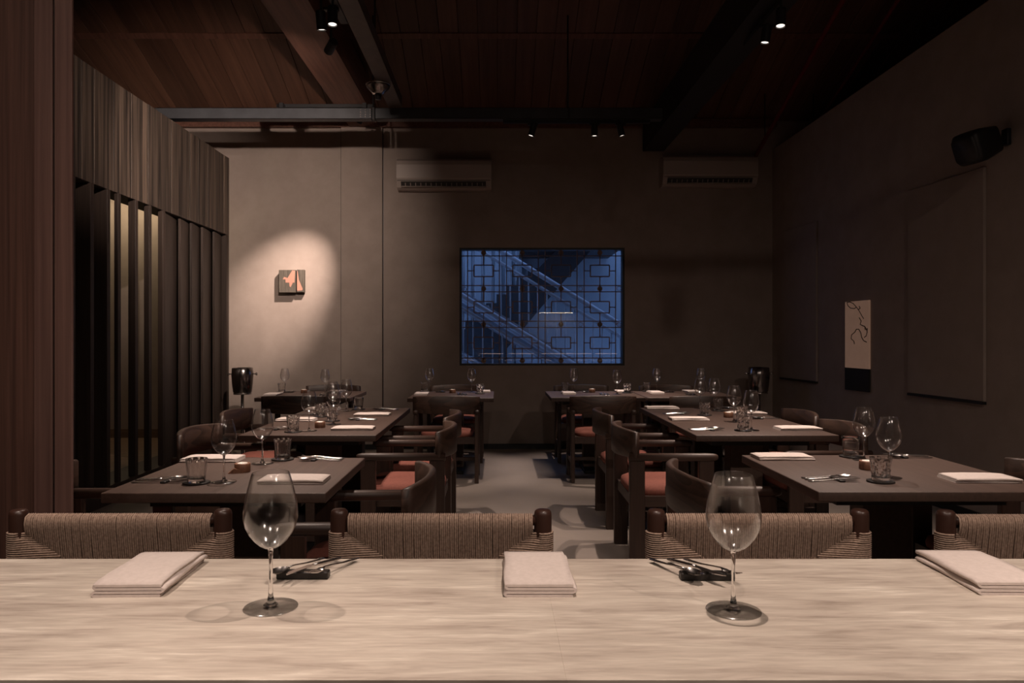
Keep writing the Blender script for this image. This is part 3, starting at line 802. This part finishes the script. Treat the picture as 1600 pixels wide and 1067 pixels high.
# ------------------------------------------------------------------ armchairs (front = +x)
def make_armchair():
    P = []
    sec = []
    N = 14
    for i in range(N + 1):                         # curved back plank
        f_ = -1 + 2 * i / N
        yy = 0.29 * f_
        xx = -0.270 + 0.078 * f_ * f_
        tx, ty = 2 * 0.078 * f_ / 0.29, 1.0
        L = math.hypot(tx, ty); nx, ny = ty / L, -tx / L
        zt = 0.775 - 0.012 * f_ * f_; zb = 0.612 + 0.010 * f_ * f_
        th = 0.014
        q = []
        for (o_, z_) in ((-th, zb + 0.006), (-th * 0.5, zb), (th * 0.5, zb), (th, zb + 0.006), (th, zt - 0.006), (th * 0.5, zt), (-th * 0.5, zt), (-th, zt - 0.006)):
            q.append((xx + nx * o_, yy + ny * o_, z_))
        sec.append(q)
    P.append(('backrest', mb().loft(sec), 'chair_wood_wide'))
    for s_ in (-1, 1):
        y_ = 0.268 * s_
        prof = []
        m_ = mb()
        pts = [(-0.245, y_, 0.625), (0.19, y_, 0.625), (0.225, y_, 0.624), (0.245, y_, 0.622), (0.256, y_, 0.62)]
        secs = []
        for (x_, sc_) in ((-0.235, 1), (0.20, 1), (0.228, 0.93), (0.245, 0.78), (0.255, 0.5)):
            q = []
            for k2 in range(12):
                a = 2 * PI * k2 / 12
                c_, sn = math.cos(a), math.sin(a)
                q.append((x_, y_ + 0.024 * sc_ * math.copysign(abs(c_) ** 0.7, c_), 0.624 + 0.022 * sc_ * math.copysign(abs(sn) ** 0.7, sn)))
            secs.append(q)
        P.append(('armrest', m_.loft(secs), 'chair_wood'))
    for sx in (-1, 1):
        for s_ in (-1, 1):
            y_ = 0.268 * s_
            P.append(('leg', mb().rbox(0.19 * sx - 0.042, 0.19 * sx + 0.042, y_ - 0.017, y_ + 0.017, 0.0, 0.606, 0.004, 1), 'chair_wood_upright'))
    fr = mb()
    fr.box(-0.2, 0.2, -0.25, -0.215, 0.345, 0.405); fr.box(-0.2, 0.2, 0.215, 0.25, 0.345, 0.405)
    fr.box(-0.215, -0.18, -0.25, 0.25, 0.345, 0.405); fr.box(0.19, 0.225, -0.25, 0.25, 0.345, 0.405)
    P.append(('seat_frame', fr, 'chair_wood'))
    for s_ in (-1, 1):
        P.append(('stretcher', mb().box(-0.15, 0.15, 0.268 * s_ - 0.011, 0.268 * s_ + 0.011, 0.16, 0.20), 'chair_wood'))
    P.append(('stretcher', mb().box(-0.012, 0.012, -0.26, 0.26, 0.165, 0.195), 'chair_wood'))
    # cushion, domed
    secs = []
    for (z_, k_) in ((0.398, 0.93), (0.405, 0.985), (0.425, 1.0), (0.445, 0.97), (0.458, 0.86), (0.465, 0.6), (0.468, 0.2)):
        q = []
        for i in range(32):
            a = 2 * PI * i / 32
            c_, s_ = math.cos(a), math.sin(a)
            q.append((0.005 + 0.222 * k_ * math.copysign(abs(c_) ** 0.38, c_), 0.238 * k_ * math.copysign(abs(s_) ** 0.38, s_) * (1.0 + 0.05 * c_), z_))
        secs.append(q)
    P.append(('seat_cushion', mb().loft(secs), 'rust_fabric', None, 'rust red upholstered seat cushion'))
    return template(P)
ARM = make_armchair()
G_ = 'dark wooden armchairs with rust red seats'
def chair(x, y, face, label):
    place(ARM, 'armchair', label, 'chair', (x, y, 0), face, G_)
E_, W_, N_, S_ = 0.0, PI, PI / 2, -PI / 2
chair(-1.60, 2.84, E_, 'dark wooden armchair on the wall side of the nearest left table, half behind the column')
chair(-0.52, 2.80, W_ + 0.03, 'dark wooden armchair on the aisle side of the nearest left table')
chair(-1.49, 4.18, E_, 'dark wooden armchair on the wall side of the long left table, nearer one')
chair(-1.63, 5.16, E_, 'dark wooden armchair on the wall side of the long left table, farther one')
chair(-0.525, 4.33, W_, 'dark wooden armchair on the aisle side of the long left table, nearer one')
chair(-0.535, 5.06, W_, 'dark wooden armchair on the aisle side of the long left table, farther one')
chair(0.955, 2.88, E_, 'dark wooden armchair on the aisle side of the nearest right table')
chair(2.01, 2.90, W_, 'dark wooden armchair cut by the right edge of the picture')
chair(0.955, 4.32, E_, 'dark wooden armchair on the aisle side of the long right table, nearer one')
chair(0.955, 5.20, E_, 'dark wooden armchair on the aisle side of the long right table, farther one')
chair(1.87, 4.42, W_, 'dark wooden armchair on the wall side of the long right table, nearer one')
chair(1.90, 5.13, W_, 'dark wooden armchair on the wall side of the long right table, farther one')
chair(-1.80, 6.72, N_, 'dark wooden armchair in front of the back table by the timber louvres')
chair(-1.78, 7.75, S_, 'dark wooden armchair behind the back table by the timber louvres')
chair(-0.455, 6.70, N_, 'dark wooden armchair seen from behind at the small back table')
chair(-0.44, 7.75, S_, 'dark wooden armchair against the wall behind the small back table')
chair(0.93, 6.72, N_, 'dark wooden armchair in front of the back table under the window')
chair(0.90, 7.76, S_, 'dark wooden armchair behind the back table under the window')
chair(1.81, 6.70, N_, 'dark wooden armchair in front of the back table in the right corner')
chair(1.82, 7.76, S_, 'dark wooden armchair behind the back table in the right corner')

# ------------------------------------------------------------------ rope chairs at the counter
def make_rope_chair():
    P = []
    PX, R = 0.260, 0.0225
    def post(x_, y_, h_):
        return mb().lathe([(0.0, 0.0), (R * 0.8, 0.0), (R, 0.03), (R, h_ - 0.012), (R * 0.93, h_ - 0.004), (R * 0.75, h_), (0.0, h_ + 0.001)], 20, x_, y_)
    P.append(('back_post', post(-PX, 0, 0.842), 'post_wood')); P.append(('back_post', post(PX, 0, 0.842), 'post_wood'))
    P.append(('front_leg', post(-PX, -0.43, 0.47), 'post_wood')); P.append(('front_leg', post(PX, -0.43, 0.47), 'post_wood'))
    P.append(('top_rail', mb().tube([(-PX, 0, 0.815), (PX, 0, 0.815)], 0.013, 10), 'post_wood'))
    P.append(('lower_rail', mb().tube([(-PX, 0, 0.635), (PX, 0, 0.635)], 0.013, 10), 'post_wood'))
    for (a_, c_) in (((-PX, 0, 0.42), (PX, 0, 0.42)), ((-PX, -0.43, 0.42), (PX, -0.43, 0.42)), ((-PX, 0, 0.42), (-PX, -0.43, 0.42)), ((PX, 0, 0.42), (PX, -0.43, 0.42)),
                     ((-PX, 0, 0.18), (-PX, -0.43, 0.18)), ((PX, 0, 0.18), (PX, -0.43, 0.18)), ((-PX, -0.215, 0.18), (PX, -0.215, 0.18))):
        P.append(('rail', mb().tube([a_, c_], 0.013, 8), 'post_wood'))
    # woven back: cords over the rails and round the posts meeting on diagonals
    m_ = mb()
    rng = random.Random(3)
    zm = 0.724; cr = 0.00285
    xa, zt_, zb_ = 0.235, 0.789, 0.660
    apex = 0.150
    def zdiag(x_, top):
        f_ = max(0.0, min(1.0, (xa - abs(x_)) / (xa - apex)))
        return (zt_ + (zm - zt_) * f_) if top else (zb_ + (zm - zb_) * f_)
    x_ = -xa + 0.002
    while x_ <= xa:
        xj = x_ + rng.uniform(-0.0006, 0.0006)
        ze = zdiag(x_, True)
        yj = rng.uniform(-0.0008, 0.0008)
        m_.tube([(xj, 0.017, 0.800), (xj, 0.014, 0.824), (xj, 0.0, 0.8305), (xj, -0.013, 0.826), (xj, -0.0175, 0.812), (xj, -0.0165 + yj, 0.795), (xj + rng.uniform(-.001, .001), -0.006 + yj - 0.006 * (ze - zm) / 0.065, ze - 0.002)], cr, 5, False)
        ze = zdiag(x_, False)
        m_.tube([(xj, -0.005, ze), (xj, -0.0165, 0.652), (xj, -0.017, 0.635), (xj, -0.010, 0.622), (xj, 0.0, 0.6195), (xj, 0.014, 0.626), (xj, 0.017, 0.65)], cr, 5, False)
        m_.tube([(xj, 0.017, 0.800), (xj, 0.009, zm), (xj, 0.017, 0.65)], cr, 4, False)
        x_ += 0.0054
    for s_ in (-1, 1):
        z_ = zb_ + 0.001
        rr = R + cr
        while z_ <= zt_:
            f_ = (zt_ - z_) / (zt_ - zm) if z_ > zm else (z_ - zb_) / (zm - zb_)
            xe = xa + (apex - xa) * f_
            zz = z_ + rng.uniform(-0.0005, 0.0005)
            pts = [(s_ * (xe - 0.004), -0.008, zz + (zm - z_) * 0.05), (s_ * min(PX - 0.012, xe + 0.03), -0.014, zz)]
            for a in (-100, -60, -25, 10, 50, 90):
                ar = math.radians(a)
                pts.append((s_ * (PX + rr * math.cos(ar)), rr * math.sin(ar), zz))
            pts.append((s_ * (xe - 0.004), 0.012, zz))
            m_.tube(pts, cr, 5, False)
            z_ += 0.0054
    P.append(('rope_back', m_, 'rope', None, 'woven natural cord back', 'stuff'))
    P.append(('back_core', mb().box(-xa, xa, -0.002, 0.004, 0.640, 0.812), 'rope'))
    ms = mb()
    for i in range(80):
        y_ = -0.415 + i * 0.0051
        ms.tube([(-PX, y_, 0.40), (-PX - 0.014, y_, 0.42), (-PX, y_, 0.436), (0, y_, 0.430), (PX, y_, 0.436), (PX + 0.014, y_, 0.42), (PX, y_, 0.40)], cr, 4, False)
    P.append(('rope_seat', ms, 'rope', None, 'woven natural cord seat', 'stuff'))
    return template(P)
ROPE = make_rope_chair()
for (x_, y_, rz, lab) in ((-0.963, 1.88, 0.006, 'woven rope-back chair at the counter, leftmost beside the timber column'),
                          (-0.1455, 1.88, -0.008, 'woven rope-back chair at the counter, second from the left, behind the middle napkin'),
                          (0.664, 1.88, 0.0, 'woven rope-back chair at the counter behind the right wine glass'),
                          (1.398, 1.87, 0.0, 'woven rope-back chair at the counter cut by the right edge')):
    place(ROPE, 'rope_chair', lab, 'chair', (x_, y_, 0), rz, 'rope-back counter chairs')

# ------------------------------------------------------------------ stone counter
ct = thing('stone_counter', 'pale travertine counter across the foreground', 'counter', (0, 1.3, 0))
obj('stone_slab', mb().rbox(-2.3, 0.0949, -0.28, 0.28, CNT - 0.04, CNT, 0.0004, 1), 'travertine', ct)
obj('stone_slab', mb().rbox(0.0949, 2.5, -0.28, 0.28, CNT - 0.04, CNT, 0.0004, 1), 'travertine', ct)
obj('support_panel', mb().box(-2.25, 2.45, -0.22, -0.14, 0.0, CNT - 0.04), 'fin_wood', ct)
for x_ in (-1.6, 0.26, 2.0): obj('bracket', mb().prism([(-0.14, 0.45), (-0.14, CNT - 0.04), (0.12, CNT - 0.04)], 'x', x_ - 0.02, x_ + 0.02), 'dark_steel', ct)
obj('lower_ledge', mb().box(-2.3, 2.5, -0.40, -0.285, CNT - 0.14, CNT - 0.06), 'fin_wood', ct)

# ------------------------------------------------------------------ table ware
def wine_glass():
    bowl_o = [(0.0045, 0.1035), (0.011, 0.1055), (0.0195, 0.1105), (0.0285, 0.119), (0.0375, 0.131), (0.0440, 0.145), (0.0468, 0.158), (0.0468, 0.170), (0.0445, 0.187), (0.0395, 0.210), (0.0322, 0.237)]
    bowl_i = [(max(r - 0.0012, 0.0), z + (0.0012 if z < 0.13 else 0.0)) for r, z in bowl_o[::-1]]
    bowl = mb().shell(bowl_o + [(0.0316, 0.2376)] + bowl_i + [(0.0, 0.1055)], 36)
    stem = mb().lathe([(0.0, 0.004), (0.013, 0.0055), (0.007, 0.010), (0.0042, 0.022), (0.0034, 0.045), (0.0034, 0.085), (0.0042, 0.098), (0.0062, 0.105), (0.0, 0.1075)], 16)
    foot = mb().lathe([(0.0, 0.0), (0.045, 0.0), (0.047, 0.0008), (0.0465, 0.0018), (0.03, 0.003), (0.013, 0.0052), (0.0, 0.0055)], 36)
    return template([('bowl', bowl, 'glass_thin'), ('stem', stem, 'glass_solid'), ('foot', foot, 'glass_thin')])
GLASS = wine_glass()

def tumbler(kind):
    n = 40; H = 0.088
    rng = random.Random(kind)
    cut = {}
    def mod(r, z, i, nn):
        if not 0.012 < z < 0.078: return r
        if kind == 'cut':                              # random lens-shaped cuts
            k_ = (i // 2, round(z, 3))
            if k_ not in cut: cut[k_] = rng.uniform(-0.0034, 0.0004)
            return r + cut[k_]
        if kind == 'fluted': return r - (0.0022 if i % 4 < 2 else 0.0)
        return r - (0.0010 if i % 5 == 0 else 0.0)
    zs = [0.0, 0.003, 0.012] + [0.012 + k * 0.0094 for k in range(1, 8)] + [H - 0.001]
    outer = [(0.0, 0.0)] + [(0.0315 + 0.0085 * z / H, z) for z in zs]
    m_ = mb(); m_.lathe(outer + [(0.0392, H), (0.0382, H - 0.001)] + [(0.0292 + 0.0085 * z / H, z) for z in (0.06, 0.03, 0.016)] + [(0.027, 0.0125), (0.0, 0.0125)], n, 0, 0, kind == 'plain', mod if True else None)
    me = m_.mesh('tumbler'); me.materials.append(MATS['glass_tumbler'])
    return me
TUM = {k_: tumbler(k_) for k_ in ('cut', 'fluted', 'plain')}
COASTER = mb().lathe([(0.0, 0.0), (0.049, 0.0), (0.050, 0.002), (0.050, 0.005), (0.048, 0.0065), (0.0, 0.0065)], 32, smooth=False).mesh('coaster'); COASTER.materials.append(MATS['leather_black'])
CANDLE = template([('holder', mb().lathe([(0.0, 0.0), (0.031, 0.0), (0.032, 0.003), (0.032, 0.033), (0.030, 0.036), (0.022, 0.036), (0.021, 0.024), (0.0, 0.024)], 20), 'candle_wood'),
                   ('tealight', mb().lathe([(0.0, 0.0245), (0.0195, 0.0245), (0.0200, 0.0365), (0.0185, 0.037), (0.0180, 0.033), (0.0, 0.033)], 20), 'wax', None, 'white wax tealight'),
                   ('wick', mb().tube([(0, 0, 0.033), (0.001, 0, 0.039)], 0.0007, 4), 'black_trim')])

def napkin_mesh(L, W, layers=4, th=0.0040, seed=1):
    rng = random.Random(seed)
    # centre line of the folded cloth in cross-section (u across, w up), folded back and forth, first fold on the right
    gap = th * 1.28
    cl_ = []
    for k_ in range(layers):
        w_ = th / 2 + k_ * gap
        lo_, hi_ = -W / 2 + 0.004, W / 2 - 0.004
        if k_ == layers - 1: hi_ += 0.003
        row = [lo_ + (hi_ - lo_) * j / 8 for j in range(9)]
        if k_ % 2: row = row[::-1]
        for j, u in enumerate(row):
            cl_.append((u, w_))
        if k_ < layers - 1:
            s_ = 1 if k_ % 2 == 0 else -1
            ue = row[-1]
            cl_.append((ue + s_ * gap * 0.45, w_ + gap * 0.2)); cl_.append((ue + s_ * gap * 0.62, w_ + gap * 0.5)); cl_.append((ue + s_ * gap * 0.45, w_ + gap * 0.8))
    def outline(sec_scale, t_off):
        n_ = len(cl_); left = []; right = []
        for i, (u, w) in enumerate(cl_):
            a = cl_[max(i - 1, 0)]; c = cl_[min(i + 1, n_ - 1)]
            dx, dz = c[0] - a[0], c[1] - a[1]; d_ = math.hypot(dx, dz) or 1
            nx, nz = -dz / d_, dx / d_
            left.append((u + nx * th * 0.47, w + nz * th * 0.47)); right.append((u - nx * th * 0.47, w - nz * th * 0.47))
        return left + right[::-1]
    secs = []
    M = 10
    base = outline(1, 0)
    for j in range(M + 1):
        f_ = j / M; x_ = -L / 2 + L * f_
        e = min(f_, 1 - f_) * M
        puff = 1.0 + 0.10 * math.sin(PI * f_) + rng.uniform(-0.02, 0.02)
        if e < 0.5: puff *= 0.90
        ws = 1.0 + rng.uniform(-0.006, 0.006)
        secs.append([(x_ + (0.004 * (w / 0.018) if j == 0 else 0.0), u * ws + 0.0015 * math.sin(7 * f_ + w * 300), max(w * puff, 0.0001)) for (u, w) in base])
    m_ = mb().loft(secs, False, True)
    n_ = len(base); h_ = n_ // 2
    for s_, o_ in ((0, 0), (M, M * n_)):                         # quad strip end caps
        for i in range(h_ - 1):
            q = (o_ + i, o_ + i + 1, o_ + n_ - 2 - i, o_ + n_ - 1 - i)
            m_.f.append(q if s_ else q[::-1]); m_.sm.append(False)
    me = m_.mesh('napkin'); me.materials.append(MATS['linen'])
    return me
NAP_T = [napkin_mesh(0.25, 0.125, 3, 0.0048, s_) for s_ in (1, 2, 3)]
NAP_C = [napkin_mesh(0.215, 0.128, 4, 0.0050, s_) for s_ in (4, 5, 6)]

# cutlery: handle end at x=0, head toward +x, lying at z~0
def fork():
    m_ = mb()
    pts = [(0.0, 0.0085), (0.02, 0.008), (0.06, 0.005), (0.11, 0.0032), (0.135, 0.0034), (0.145, 0.009), (0.155, 0.0115)]
    zz = [0.004, 0.004, 0.006, 0.011, 0.013, 0.012, 0.010]
    secs = [[(x_, -w_, z_), (x_, -w_ * 0.6, z_ + 0.0012), (x_, w_ * 0.6, z_ + 0.0012), (x_, w_, z_), (x_, w_ * 0.6, z_ - 0.0012), (x_, -w_ * 0.6, z_ - 0.0012)] for (x_, w_), z_ in zip(pts, zz)]
    m_.loft(secs)
    for k_ in range(4):
        y_ = -0.0096 + k_ * 0.0064
        m_.loft([[(x_, y_ - h_, z_ - 0.0009), (x_, y_ + h_, z_ - 0.0009), (x_, y_ + h_, z_ + 0.0009), (x_, y_ - h_, z_ + 0.0009)] for x_, z_, h_ in ((0.153, 0.0102, 0.0019), (0.175, 0.0105, 0.0016), (0.195, 0.0145, 0.0009))], True, False)
    me = m_.mesh('fork'); me.materials.append(MATS['chrome']); return me
def spoon():
    m_ = mb()
    pts = [(0.0, 0.0085), (0.02, 0.008), (0.06, 0.005), (0.11, 0.0032), (0.138, 0.0036)]
    zz = [0.004, 0.004, 0.006, 0.011, 0.012]
    m_.loft([[(x_, -w_, z_), (x_, -w_ * 0.6, z_ + 0.0012), (x_, w_ * 0.6, z_ + 0.0012), (x_, w_, z_), (x_, w_ * 0.6, z_ - 0.0012), (x_, -w_ * 0.6, z_ - 0.0012)] for (x_, w_), z_ in zip(pts, zz)])
    v = []; f = []
    NU, NV = 10, 16
    for side in (0, 1):
        o_ = len(v)
        for i in range(NU + 1):
            r_ = i / NU
            for j in range(NV):
                a = 2 * PI * j / NV
                v.append((0.165 + 0.030 * r_ * math.cos(a), 0.0185 * r_ * math.sin(a) * (1 - 0.12 * math.cos(a)), 0.0125 - 0.0075 * (1 - r_ * r_) + (0.0009 if side else 0)))
        for i in range(NU):
            for j in range(NV):
                k_ = (j + 1) % NV
                f.append((o_ + i * NV + j, o_ + i * NV + k_, o_ + (i + 1) * NV + k_, o_ + (i + 1) * NV + j))
    m_.add(v, f, True)
    me = m_.mesh('spoon'); me.materials.append(MATS['chrome']); return me
def knife():
    m_ = mb()
    secs = []
    for (x_, w_, t_, z_) in ((0.0, 0.007, 0.0022, 0.004), (0.02, 0.0075, 0.003, 0.0045), (0.09, 0.006, 0.003, 0.009), (0.105, 0.0045, 0.0026, 0.0105)):
        secs.append([(x_, -w_, z_), (x_, -w_ * .6, z_ + t_), (x_, w_ * .6, z_ + t_), (x_, w_, z_), (x_, w_ * .6, z_ - t_), (x_, -w_ * .6, z_ - t_)])
    m_.loft(secs)
    top = [(0.103, -0.0045), (0.115, -0.010), (0.15, -0.0105), (0.185, -0.009), (0.205, -0.001), (0.21, 0.004), (0.15, 0.0065), (0.103, 0.005)]
    m_.loft([[(x_, y_, 0.0098 + (x_ - 0.1) * 0.02) for x_, y_ in top], [(x_, y_, 0.0113 + (x_ - 0.1) * 0.02) for x_, y_ in top]], True, False)
    me = m_.mesh('knife'); me.materials.append(MATS['chrome']); return me
FORK, SPOON, KNIFE = fork(), spoon(), knife()
REST_T = mb().rbox(-0.011, 0.011, -0.048, 0.048, 0, 0.0085, 0.003, 2).mesh('cutlery_rest'); REST_T.materials.append(MATS['leather_black'])
REST_C = mb().rbox(-0.011, 0.011, -0.051, 0.051, 0, 0.015, 0.002, 1).mesh('cutlery_rest'); REST_C.materials.append(MATS['leather_black'])

def clampto(tk, p, m_):
    x0, x1, y0, y1 = T[tk]
    mx, my = (m_, m_) if not isinstance(m_, tuple) else m_
    return (min(max(p[0], x0 + mx), x1 - mx), min(max(p[1], y0 + my), y1 - my), TAB)

def cutlery(x, y, z, ang, desc, rest, gap=0.030, order=('spoon', 'knife', 'fork'), lift=0.0, rest_at=0.125):
    # x, y = middle of the set; ang = direction the heads point
    c_, s_ = math.cos(ang), math.sin(ang)
    for i, nm in enumerate(order):
        o_ = (i - 1) * gap
        lx, ly = -0.10, -o_
        me = {'spoon': SPOON, 'knife': KNIFE, 'fork': FORK}[nm]
        place1(me, nm, 'polished steel %s %s' % (nm, desc), nm, (x + lx * c_ - ly * s_, y + lx * s_ + ly * c_, z + lift), ang, 'steel cutlery', rot=(0, -lift * 6.0, ang))
    rx = rest_at - 0.10
    place1(rest, 'cutlery_rest', 'small black bar holding the cutlery %s' % desc, 'cutlery rest', (x + rx * c_, y + rx * s_, z), ang, 'cutlery rests')

def setting(tk, seat, sdesc, nap, cut, glass=None, tum=None, tk_kind='fluted', ni=0):
    """seat: E faces +x, W faces -x, N faces +y, S faces -y"""
    ang = {'E': 0.0, 'W': PI, 'N': PI / 2, 'S': -PI / 2}[seat]
    d = '%s of the %s' % (sdesc, DESC[tk])
    along = seat in 'EW'
    if nap:
        p = clampto(tk, on(*nap), (0.13, 0.07) if along else (0.07, 0.13))
        place1(NAP_T[ni % 3], 'napkin', 'folded pale linen napkin at the ' + d, 'napkin', p, ang + (PI if along else 0) + random.uniform(-0.03, 0.03), 'table napkins')
    if cut:
        p = clampto(tk, on(*cut), (0.12, 0.055) if along else (0.055, 0.12))
        cutlery(p[0], p[1], TAB, ang, 'at the ' + d, REST_T, 0.032)
    if glass:
        p = clampto(tk, on(*glass), 0.05)
        place(GLASS, 'wine_glass', 'empty wine glass for the ' + d, 'wine glass', p, random.uniform(0, 6), 'wine glasses')
    if tum:
        p = clampto(tk, on(*tum), 0.055)
        place1(COASTER, 'coaster', 'round black coaster for the ' + d, 'coaster', p, 0, 'black coasters')
        place1(TUM[tk_kind], 'tumbler', 'glass tumbler on a black coaster for the ' + d, 'tumbler', (p[0], p[1], TAB + 0.0065), random.uniform(0, 6), 'glass tumblers')

setting('L1', 'E', 'wall-side place', (316, 717.5), (228, 752), (350, 753), (307, 755), 'fluted', 0)
setting('L1', 'W', 'aisle-side place', (460, 752), (505, 716), (410, 724), (442, 718), 'fluted', 1)
setting('L2', 'E', 'near wall-side place', (437, 657), (408, 671), (483, 673), (458, 675), 'cut', 2)
setting('L2', 'W', 'near aisle-side place', (552, 671), (566, 656), (521, 663), (519, 658), 'cut', 0)
setting('L2', 'E', 'far wall-side place', (467, 640), (452, 648), (520, 648), (501, 651), 'cut', 1)
setting('L2', 'W', 'far aisle-side place', (582, 649), (602, 640), (541, 642), (560, 640), 'plain', 2)
setting('L3', 'N', 'front place', (419, 617), (505, 618), (508, 614), (519, 614), 'fluted', 0)
setting('L3', 'S', 'rear place', (536, 609), (462, 610), (445, 612), (424, 613), 'fluted', 1)
setting('M3', 'N', 'front place', (659, 616), (722, 617), (737, 612.5), (750, 615), 'cut', 2)
setting('M3', 'S', 'rear place', (757, 609), (690, 611), (672, 611), (664, 611), 'fluted', 0)
setting('R3a', 'N', 'front place', (888, 615), (945, 617), (964, 616), (980, 614), 'cut', 1)
setting('R3a', 'S', 'rear place', (964, 609), (915, 611), (896, 611), (883, 612), 'fluted', 2)
setting('R3b', 'N', 'front place', (1024, 614), (1080, 617), (1093, 611), (1106, 609), 'cut', 0)
setting('R3b', 'S', 'rear place', (1068, 609), (1040, 611), (1023, 610.5), (1009, 611), 'fluted', 1)
setting('R2', 'E', 'near aisle-side place', (1076, 656), (1104, 672), (1174, 672), (1161, 673), 'cut', 2)
setting('R2', 'E', 'far aisle-side place', (1033, 638), (1058, 647), (1116, 639), (1101, 649), 'cut', 0)
setting('R2', 'W', 'near wall-side place', (1258, 671), (1210, 654), (1147, 659), (1159, 657), 'cut', 1)
setting('R2', 'W', 'far wall-side place', (1197, 647), (1145, 637), (1094, 638), (1122, 642), 'fluted', 2)
setting('R1', 'E', 'aisle-side place', (1222, 716), (1298, 750), (1389, 746), (1376, 753), 'cut', 0)
setting('R1', 'W', 'wall-side place', (1530, 750), (1416, 714), (1350, 719), (1327, 713), 'plain', 1)
for tk, px, py in (('L1', 379, 737), ('R1', 1355, 733), ('R2', 1138, 652), ('M3', 707, 614), ('L3', 475, 614), ('L2', 500, 668), ('R3a', 925, 613)):
    p = clampto(tk, on(px, py), 0.04)
    place(CANDLE, 'candle_holder', 'round wooden candle holder with a tealight on the ' + DESC[tk], 'candle holder', p, random.uniform(0, 3), 'wooden candle holders')
place1(mb().prism([(-0.03, 0), (0.03, 0), (0.022, 0.012), (-0.005, 0.02)], 'y', -0.012, 0.012).mesh('wood_chip'), 'wood_chip', 'small pale wood chip beside the candle on the nearest left table', 'wood piece', (clampto('L1', on(368, 739), 0.03)[0], clampto('L1', on(368, 739), 0.03)[1], TAB), 0.3).data.materials.append(MATS['candle_wood'])

# counter ware
for (x_, y_, i, lab) in ((-0.680, 1.452, 0, 'left napkin, folded pale linen lying flat on the stone counter'),
                         (0.078, 1.452, 1, 'middle napkin, folded pale linen lying flat on the stone counter'),
                         (0.955, 1.462, 2, 'right napkin, folded pale linen on the stone counter, cut by the frame edge')):
    place1(NAP_C[i], 'napkin', lab, 'napkin', (x_, y_, CNT), PI / 2 + (0.02, 0.0, -0.02)[i], 'counter napkins')
gl_l = on(423, 949, CNT); gl_r = on(1146, 954, CNT)
place(GLASS, 'wine_glass', 'large foreground wine glass on the left of the stone counter', 'wine glass', gl_l, 0.3, 'wine glasses')
place(GLASS, 'wine_glass', 'large foreground wine glass on the right of the stone counter', 'wine glass', gl_r, 1.1, 'wine glasses')
def counter_set(px, py, slant, desc):
    p = on(px, py, CNT)
    ang = -PI / 2 + slant
    for i, nm in enumerate(('spoon', 'knife', 'fork')):
        me = {'spoon': SPOON, 'knife': KNIFE, 'fork': FORK}[nm]
        hx = p[0] + (i - 1) * 0.036
        # head crosses the rest 0.125 m from the handle end
        d = Vector((math.cos(ang), math.sin(ang)))
        start = Vector((hx, p[1])) - d * 0.118
        place1(me, nm, 'polished steel %s resting on the black bar %s' % (nm, desc), nm, (start.x, start.y, CNT + 0.0035), 0, 'steel cutlery', rot=(0, -0.035, ang)).scale = (0.82, 0.82, 1.0)
    place1(REST_C, 'cutlery_rest', 'black cutlery bar %s' % desc, 'cutlery rest', (p[0], p[1], CNT), -PI / 2, 'cutlery rests')
counter_set(474, 903, -0.42, 'beside the left counter wine glass')
counter_set(1103, 905, 0.42, 'beside the right counter wine glass')
